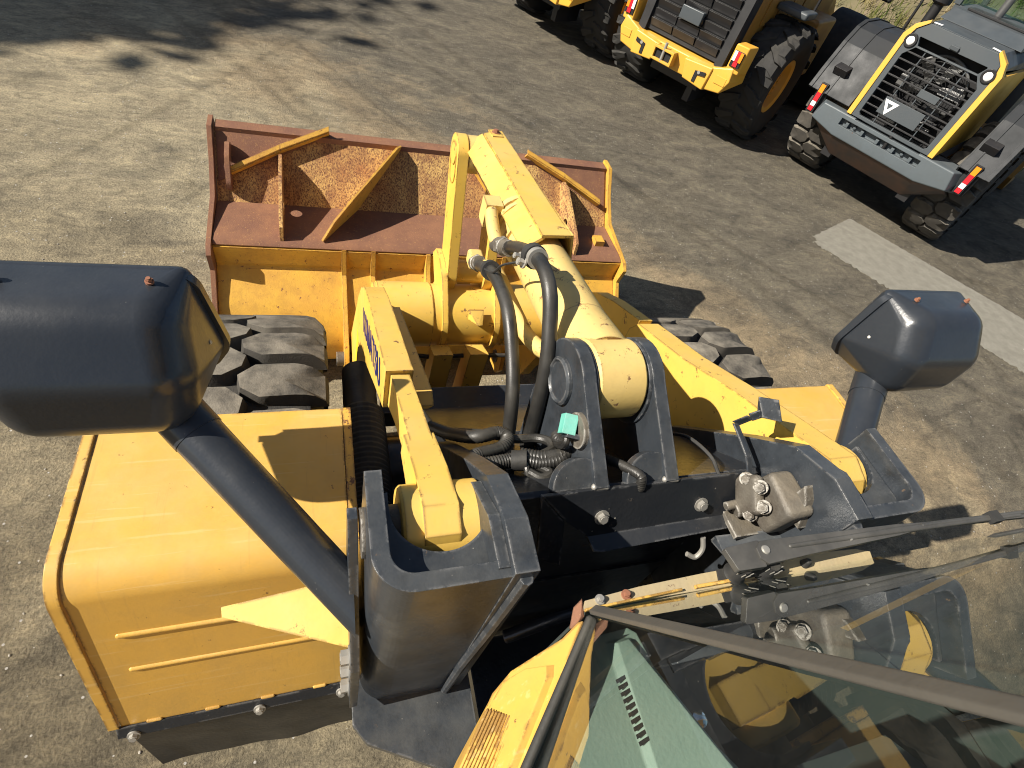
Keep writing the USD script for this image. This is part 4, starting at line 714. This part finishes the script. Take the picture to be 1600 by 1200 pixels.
def gpl(poly, d0, d1):        # polygon in (l, z), laid on the tilted grille plane between depths d0 and d1
    m = ext(poly, d1-d0); T = basis((0, .03-.109+d0, 0), (1, 0, 0), (0, .1, 1.0), (0, 1, 0)); m.apply_transform(T); return fixw(m)
pan = Polygon([(-.535, 1.085), (.535, 1.085), (.535, 1.98), (.50, 2.10), (.40, 2.19), (-.40, 2.19), (-.50, 2.10), (-.535, 1.98)])
slot = Polygon([(-.36, 1.965), (.36, 1.965), (.40, 2.04), (-.40, 2.04)]); big = Polygon([(-.47, 1.15), (-.44, 1.12), (.44, 1.12), (.47, 1.15), (.47, 1.84), (.38, 1.945), (-.38, 1.945), (-.47, 1.84)])
gr = part('grille_frame', gpl(pan.difference(slot.buffer(.01)).difference(big), 0, .05), 'machine_gray', K, smooth=25)
part('grille_divider', gpl(Polygon([(-.40, 1.945), (.40, 1.945), (.40, 1.962), (-.40, 1.962)]), .003, .04), 'machine_gray', gr)
for k in range(9):
    z = 1.18+k*.088; part('grille_bar', gpl(sbox(-.475, z-.008, .475, z+.008), .004, .03), 'far_black', gr)
for x in (-.25, .0, .25): part('grille_upright', gpl(sbox(x-.006, 1.11, x+.006, 1.95), .012, .024), 'machine_gray', gr)
for s in (-1, 1):
    part('yellow_trim', gpl(Polygon([(s*.538, 1.085), (s*.60, 1.085), (s*.60, 2.02), (s*.54, 2.14), (s*.41, 2.225), (s*.405, 2.192), (s*.505, 2.102), (s*.538, 1.985)]), -.012, .10), 'far_yellow', gr, smooth=False)
    q = part('rear_lamp', put(lathe([(0, .012), (.042, .010), (.048, 0), (.070, 0), (.074, .02), (.074, .05), (0, .05)], (0, 0, 0), (0, 1, 0), 32), trimesh.transformations.translation_matrix((s*.475, gw(1.985)-.025, 1.985))), 'far_black', gr, smooth=30)
    part('lamp_glass', put(lathe([(0, 0), (.03, .004), (.046, .014), (.046, .02), (0, .02)], (0, 0, 0), (0, 1, 0), 32), trimesh.transformations.translation_matrix((s*.475, gw(1.985)-.032, 1.985))), 'clear_lens', q)
    t_ = part('tail_lamp', box(s*1.02, s*1.115, .10, .16, .87, 1.23), 'far_black', K, smooth=False)
    for z0, z1, mt in ((1.115, 1.215, 'amber_lens'), (1.005, 1.113, 'red_lens'), (.945, 1.003, 'clear_lens'), (.885, .943, 'red_lens')): part('lens', box(s*1.04, s*1.10, .088, .101, z0, z1), mt, t_, smooth=False)
    part('lamp_bracket', hull([(s*.98, .16, .85), (s*1.14, .16, .85), (s*1.14, .16, 1.26), (s*.98, .16, 1.26), (s*1.0, .5, .9), (s*1.14, .45, .9), (s*1.0, .5, 1.25)]), 'fender_plastic', K)
    prof = [(.12, 1.12), (.22, 1.34), (.40, 1.66), (.55, 1.82), (.70, 1.88), (1.10, 1.90), (1.55, 1.86), (1.85, 1.70), (1.98, 1.50)]
    fn = part('rear_fender', plateX(LineString(prof).buffer(.022, cap_style=2), s*(.64 if s < 0 else .90), s*1.24), 'fender_plastic', K, smooth=40)
    if s > 0: part('fender_wall', plateX(Polygon(prof+[(1.98, .9), (.3, .9)]), .88, .90), 'fender_plastic', fn, smooth=False)  # right only: dark inner wall and open gap darken the space beside the hood
    part('fender_lip', plateX(Polygon(LineString(prof).buffer(.035, cap_style=2)).buffer(0), s*1.21, s*1.26), 'fender_plastic', fn, smooth=40)
    part('fender_ridge', plateX(LineString(prof).buffer(.032, cap_style=2), s*.98, s*1.0), 'fender_plastic', fn, smooth=40)
    part('fender_step', hull([(s*.92, .20, 1.34), (s*1.10, .20, 1.34), (s*.92, .12, 1.44), (s*1.10, .12, 1.44), (s*.92, .36, 1.50), (s*1.10, .36, 1.50)]), 'far_black', fn)
    part('handrail', tube([(s*1.05, 1.75, 1.85), (s*1.05, 1.8, 2.6), (s*1.0, 1.95, 3.1), (s*.9, 2.2, 3.2)], .018, 10), 'far_black', K)
    part('handrail', tube([(s*1.18, 2.3, 1.5), (s*1.18, 2.3, 2.8), (s*1.05, 2.4, 3.1)], .018, 10), 'far_black', K)
dark = part('fan_shroud', cat(box(-.50, .50, .34, .36, 1.1, 2.1), box(-.52, -.50, .12, .36, 1.1, 2.1), box(.50, .52, .12, .36, 1.1, 2.1)), 'black_void', K, smooth=False)
part('fan_ring', put(trimesh.creation.torus(.36, .018, 40, 8), trimesh.transformations.translation_matrix((.03, .30, 1.62)) @ trimesh.transformations.rotation_matrix(math.pi/2, (1, 0, 0))), 'fan_metal', dark)
for k in range(6):
    a = k*math.pi/3+.3; d = np.array((math.cos(a), 0, math.sin(a))); t3 = np.array((-math.sin(a), 0, math.cos(a))); c = np.array((.03, .28, 1.62))
    part('fan_blade', sheet3([c+d*.09-t3*.03, c+d*.34-t3*.10, c+d*.34+t3*.05+(0, .04, 0), c+d*.09+t3*.04+(0, .02, 0)], .006), 'fan_metal', dark, smooth=False)
for k in range(9):
    part('fan_guard_ring', put(trimesh.creation.torus(.06+.035*k, .003, 36, 5), trimesh.transformations.translation_matrix((.03, .235, 1.62)) @ trimesh.transformations.rotation_matrix(math.pi/2, (1, 0, 0))), 'far_black', dark)
for (x, z, w_, h_) in ((.25, 1.25, .18, .05), (.28, 1.34, .16, .04), (-.30, 1.60, .10, .14), (-.12, 1.18, .12, .04), (.30, 1.50, .14, .05)):
    part('engine_piece', rbox(x-w_/2, x+w_/2, .20, .28, z-h_/2, z+h_/2, .012), 'fan_metal', dark)
sg = part('sign_plate', gpl(sbox(-.30, 1.235, .215, 1.425), -.012, -.004), 'machine_gray', K, smooth=False)
def trio(c, r): return Polygon([(c[0]-r*.87, c[1]+r*.5), (c[0]+r*.87, c[1]+r*.5), (c[0], c[1]-r)])
part('white_triangle', gpl(trio((-.20, 1.345), .105).difference(trio((-.20, 1.345), .045)), -.016, -.013), 'white_mark', sg, smooth=False)
part('latch_plate', gpl(sbox(-.02, 1.55, .22, 1.63), -.010, 0), 'machine_gray', K, smooth=False)
hd = part('hood', hull([(-.545, .12, 1.1), (.545, .12, 1.1), (-.545, .22, 2.10), (.545, .22, 2.10), (-.43, .22, 2.20), (.43, .22, 2.20), (-.545, 1.9, 1.1), (.545, 1.9, 1.1), (-.545, 1.9, 2.16), (.545, 1.9, 2.16), (-.43, 1.9, 2.26), (.43, 1.9, 2.26)]) if False else cat(hull([(-.43, .20, 2.195), (.43, .20, 2.195), (-.41, .20, 2.16), (.41, .20, 2.16), (-.55, 1.9, 2.16), (.55, 1.9, 2.16), (-.43, 1.9, 2.26), (.43, 1.9, 2.26), (-.55, .24, 2.06), (.55, .24, 2.06), (-.55, 1.9, 2.0), (.55, 1.9, 2.0)])), 'machine_gray', K, smooth=20)
for s in (-1, 1):
    part('hood_side', box(s*.552, s*.60, .14, 1.9, 1.1, 2.02), 'far_yellow', hd, smooth=False)
    part('hood_strip', sheet3([(s*.40, .22, 2.2), (s*.30, .22, 2.205), (s*.30, .28, 2.208), (s*.40, .28, 2.204)], .004), 'white_mark', hd, smooth=False)
part('hood_latch', hull([(-.06, .10, 2.10), (.04, .10, 2.10), (-.06, .10, 2.06), (.04, .10, 2.06), (-.03, .16, 2.12), (.02, .16, 2.12)]), 'machine_gray', hd)
part('raised_deck', hull([(-.50, .75, 2.22), (.50, .75, 2.22), (-.46, .95, 2.34), (.46, .95, 2.34), (-.46, 1.85, 2.38), (.46, 1.85, 2.38), (-.5, 1.9, 2.2), (.5, 1.9, 2.2)]), 'machine_gray', hd, smooth=20)
part('deck_grille', box(-.36, .36, 1.1, 1.45, 2.352, 2.374), 'far_black', hd)
q = part('exhaust', cyl((-.72, 1.25, 1.5), (-.72, 1.25, 2.28), .065, 24), 'far_black', K)
part('pre_cleaner', lathe([(0, 0), (.07, 0), (.12, .03), (.12, .13), (.07, .17), (0, .17)], (-.72, 1.25, 2.28), (0, 0, 1), 28), 'far_black', q)
part('stack_pipe', tube([(-.10, 1.62, 2.3), (-.10, 1.62, 2.6), (-.12, 1.64, 2.95), (-.12, 1.7, 3.2)], .05, 16), 'fan_metal', K)
kc = part('cab', cat(box(-.72, .72, 2.0, 3.6, 1.3, 2.3), rbox(-.78, .78, 1.9, 3.7, 3.22, 3.36, .05)), 'machine_gray', K, smooth=20)
for x in (-.70, .70):
    for y in (2.03, 3.55): part('cab_pillar', box(x-.04, x+.04, y-.04, y+.04, 2.3, 3.25), 'machine_gray', kc)
for pts, n in (([(-.66, 2.03, 2.3), (.66, 2.03, 2.3), (.66, 2.03, 3.22), (-.66, 2.03, 3.22)], (0, -1, 0)), ([(-.70, 2.07, 2.3), (-.70, 3.5, 2.3), (-.70, 3.5, 3.22), (-.70, 2.07, 3.22)], (-1, 0, 0)), ([(.70, 2.07, 2.3), (.70, 3.5, 2.3), (.70, 3.5, 3.22), (.70, 2.07, 3.22)], (1, 0, 0)), ([(-.66, 3.55, 2.3), (.66, 3.55, 2.3), (.66, 3.55, 3.22), (-.66, 3.55, 3.22)], (0, 1, 0))):
    part('cab_glass', sheetq([np.array(p) for p in pts], np.array(n)), 'glass_green', kc, smooth=False)
part('chassis', cat(box(-.42, .42, .3, 3.8, .55, 1.1), cyl((-1.0, 1.15, .75), (1.0, 1.15, .75), .17, 20), cyl((-1.0, 3.9, .75), (1.0, 3.9, .75), .17, 20)), 'far_black', K, smooth=False)
part('rear_step', box(.52, .66, .30, .40, .45, .68), 'far_black', K); part('rear_step', box(-.66, -.52, .30, .40, .45, .68), 'far_black', K)
kl = rock_lugs(.75, .52, 20)
for x in (-.985, .985):
    tyre_at(K, x, 1.15, .75, .52, .33, kl, 'far_yellow', .05, rot=.1); tyre_at(K, x, 3.9, .75, .52, .33, [], 'far_yellow', .01)
part('bucket', plateX(LineString([(6.2, .05), (5.2, .05), (4.95, .3), (5.0, .75), (5.4, 1.15), (5.6, 1.2)]).buffer(.03), -1.3, 1.3), 'far_yellow_shaded', K)

def yellow_loader(label, loc, rot):
    t = thing('yellow_loader', label, 'wheel loader', loc, rot)
    ends = []
    for s in (-1, 1):
        ends += [rhull([(s*.62, .02, .68), (s*.62, .02, .93), (s*.86, .02, .72), (s*.93, .02, .88), (s*.90, .04, 1.02), (s*.80, .04, .98), (s*.62, .30, .68), (s*.62, .30, .93), (s*.98, .38, .86), (s*.96, .38, 1.04)], .02, 10),
                 rhull([(s*.82, .04, 1.0), (s*.97, .06, 1.0), (s*.82, .04, 1.30), (s*.97, .06, 1.30), (s*.82, .26, 1.0), (s*.99, .30, 1.0), (s*.82, .26, 1.30), (s*.99, .30, 1.30)], .02, 10)]
    mid = rhull([(-.66, .06, .70), (.66, .06, .70), (-.66, .04, .92), (.66, .04, .92), (-.66, .34, .68), (.66, .34, .68), (-.66, .34, .95), (.66, .34, .95)], .02, 10)
    wings = [rhull([(s*.30, -.03, .70), (s*.62, -.02, .67), (s*.24, -.03, .90), (s*.64, -.01, .93), (s*.24, .10, .92), (s*.66, .10, .94), (s*.34, .1, .68), (s*.62, .1, .66)], .018, 10) for s in (-1, 1)]
    bm = part('rear_bumper', cat(mid, *ends, *wings), 'far_yellow', t, smooth=25)
    for s in (-1, 1):
        part('tow_slot', plateY(Polygon([(s*.44, .70), (s*.44, .84), (s*.60, .87), (s*.60, .82), (s*.49, .80), (s*.49, .70)]), -.052, -.044), 'black_void', bm, smooth=False)
        part('tow_eye', cyl((s*.50, -.056, .835), (s*.50, -.044, .835), .022, 12), 'zinc', bm)
        tl = part('tail_lamp', box(s*.825, s*.965, .008, .03, 1.06, 1.25), 'far_black', bm, smooth=False)
        for i, mt in enumerate(('clear_lens', 'red_lens', 'amber_lens')): part('lens', box(s*(.83+.045*i), s*(.872+.045*i), -.004, .010, 1.13, 1.245), mt, tl, smooth=False)
        part('lens', box(s*.87, s*.93, -.004, .010, 1.07, 1.125), 'red_lens', tl, smooth=False)
        part('recess_step', sheet3([(s*.74, -.004, .90), (s*.90, .0, .90), (s*.90, -.002, .80), (s*.74, -.006, .80)], .006), 'far_yellow', bm)
    hb = part('hitch', cat(box(-.27, .07, -.10, -.06, .73, .76), box(-.27, .07, -.10, -.06, .88, .91), box(-.27, -.24, -.10, -.06, .76, .88), box(.04, .07, -.10, -.06, .76, .88), box(-.27, .07, -.06, .05, .73, .91)), 'far_yellow', bm, smooth=False)
    part('hitch_mouth', box(-.24, .04, -.064, -.061, .76, .88), 'black_void', hb, smooth=False); part('hitch_pin', cyl((-.10, -.08, .74), (-.10, -.08, .98), .022, 14), 'zinc', hb)
    def gz(z): return .10+.12*(z-1.0)
    gp_ = part('grille', hull([(x, gz(z)+d, z) for x in (-.60, .60) for z in (.98, 2.25) for d in (.05, .30)]), 'far_black', t, smooth=False)
    for s in (-1, 1): part('grille_side', hull([(s*x, gz(z)+d, z) for x in (.60, .72) for z in (.96, 2.25) for d in (-.01, .25)]), 'far_black', gp_, smooth=False)
    for k in range(10):
        z = 1.04+k*.115
        for x0, x1 in ((-.56, -.20), (-.18, .18), (.20, .56)):
            dd = .02*((k+int(x0*10)) % 2)
            part('grille_slat', hull([(x, gz(zz)+d, zz) for x in (x0, x1) for zz in (z, z+.095) for d in ((-.005-dd if zz > z else .03), .06)]), 'far_black', gp_, smooth=False)
    part('grille_latch', rhull([(-.16, gz(1.33)-.05, 1.28), (.16, gz(1.33)-.05, 1.28), (-.16, gz(1.45)-.06, 1.42), (.16, gz(1.45)-.06, 1.42), (-.16, gz(1.3)+.03, 1.28), (.16, gz(1.3)+.03, 1.42)], .012, 8), 'machine_gray', gp_)
    hd = part('hood', hull([(x, y, z) for x in (-.72, .72) for y, z in ((.34, 1.0), (.50, 2.25), (2.2, 2.35), (2.2, 1.0))]), 'far_yellow_shaded', t, smooth=False)
    for s in (-1, 1):
        for k in range(3): part('hood_panel', box(s*.722, s*.735, .75+k*.48, 1.18+k*.48, 1.45, 2.1), 'far_yellow_shaded', hd, smooth=False)
        part('walkway', rbox(s*.74, s*1.20, 1.0, 1.45, 1.66, 1.75, .03), 'machine_gray', t)
        part('side_tank', rbox(s*.74, s*1.15, 1.95, 2.9, .75, 1.6, .05), 'far_yellow_shaded', t)
        part('handrail', tube([(s*1.12, 1.45, 1.7), (s*1.12, 1.5, 2.7), (s*1.0, 1.7, 3.0)], .02, 10), 'far_black', t)
        part('mirror_arm', tube([(s*.75, 2.5, 2.0), (s*1.2, 2.6, 2.15), (s*1.55, 2.65, 2.2)], .03, 10), 'far_black', t)
        part('mirror', rbox(s*1.45, s*1.75, 2.58, 2.70, 2.02, 2.35, .03), 'far_black', t)
    q = part('cab', cat(box(-.74, .74, 2.2, 3.7, 1.3, 2.3), rbox(-.8, .8, 2.1, 3.8, 3.3, 3.45, .05)), 'far_yellow_shaded', t, smooth=20)
    for x in (-.70, .70):
        for y in (2.25, 3.62): part('cab_pillar', box(x-.05, x+.05, y-.05, y+.05, 2.3, 3.32), 'far_black', q)
    part('chassis', cat(box(-.42, .42, .35, 4.2, .5, 1.1), cyl((-1.0, 1.35, .80), (1.0, 1.35, .80), .18, 20), cyl((-1.0, 4.4, .8), (1.0, 4.4, .8), .18, 20), box(.25, .35, .4, 1.0, .3, .6)), 'far_black', t, smooth=False)
    cl = chevron_lugs(.80, .60, 17)
    for x in (-1.02, 1.02):
        tyre_at(t, x, 1.28, .80, .60, .36, cl, 'far_yellow', .035, 'black_tyre', .06); tyre_at(t, x, 4.4, .80, .60, .36, [], 'far_yellow', .01, 'black_tyre')
    part('bucket', cat(plateX(LineString([(7.2, .05), (6.1, .05), (5.75, .35), (5.75, .75), (6.1, 1.12), (6.35, 1.2)]).buffer(.03), -1.5, 1.5), plateX([(7.2, .05), (6.1, .05), (5.75, .35), (5.75, .75), (6.1, 1.12), (6.35, 1.2)], 1.48, 1.52), plateX([(7.2, .05), (6.1, .05), (5.75, .35), (5.75, .75), (6.1, 1.12), (6.35, 1.2)], -1.52, -1.48)), 'far_yellow_shaded', t)
    for x in (-.5, .5): part('lift_arm', plateX(LineString([(3.9, 1.9), (5.0, 1.2), (5.9, .5)]).buffer(.14), x-.06, x+.06), 'far_yellow_shaded', t)
    return t
C1 = yellow_loader('yellow wheel loader with black slatted tail grille, standing left of the grey loader', (4.104, 6.332, 0), -55.92)
c2 = thing('yellow_loader', 'farthest yellow wheel loader, only its tail bumper and tyres showing at the top edge', 'wheel loader', (2.70, 8.95, 0), -60.0)
c2.GetReferences().AddInternalReference(C1.GetPath()); c2.SetInstanceable(True)
c2.SetCustomDataByKey('label', 'farthest yellow wheel loader, only its tail bumper and tyres showing at the top edge')

# ------------------------------------------------------------------ tree whose shadow falls on the yard
def tree(x, y, h, seed, label):
    r = np.random.default_rng(seed); t = thing('shade_tree', label, 'tree', (x, y, 0))
    limbs = [tube([(0, 0, -.1), (.1, .05, h*.25), (.0, .1, h*.5), (.15, 0, h*.85)], .16, 10)]
    V, Fc = [], []
    for k in range(44):
        a = r.uniform(0, 6.28); z = h*r.uniform(.42, 1.0); rad = r.uniform(.3, 1.0)*h*.27*math.sin(math.pi*min(1, (z/h-.3)/.72))+.2
        c = np.array((rad*math.cos(a), rad*math.sin(a), z)); limbs.append(tube([(0.05, 0, z*.72), c*.5+(0, 0, z*.42), c], .035, 6, 4))
        for _ in range(1000):
            p = c+r.normal(0, .062*h, 3)*(1, 1, .7); n = r.normal(0, 1, 3); n /= np.linalg.norm(n); u = np.cross(n, (0, 0, 1)); u /= np.linalg.norm(u)+1e-6; v = np.cross(n, u); s = r.uniform(.2, .42); q = len(V)
            V += [p-u*s, p-v*s*.5, p+u*s, p+v*s*.5]; Fc += [(q, q+1, q+2), (q, q+2, q+3)]
    part('trunk', cat(*limbs), 'bark', t); part('crown', trimesh.Trimesh(np.array(V), np.array(Fc), process=False), 'leaf', t, smooth=False)
tree(-22.6, 9.9, 15.0, 5, 'tall leafy tree nearest the yard, throwing the soft shadow at the top left')
tree(-25.5, 13.6, 18.5, 6, 'taller leafy tree farther back along the left edge of the yard')
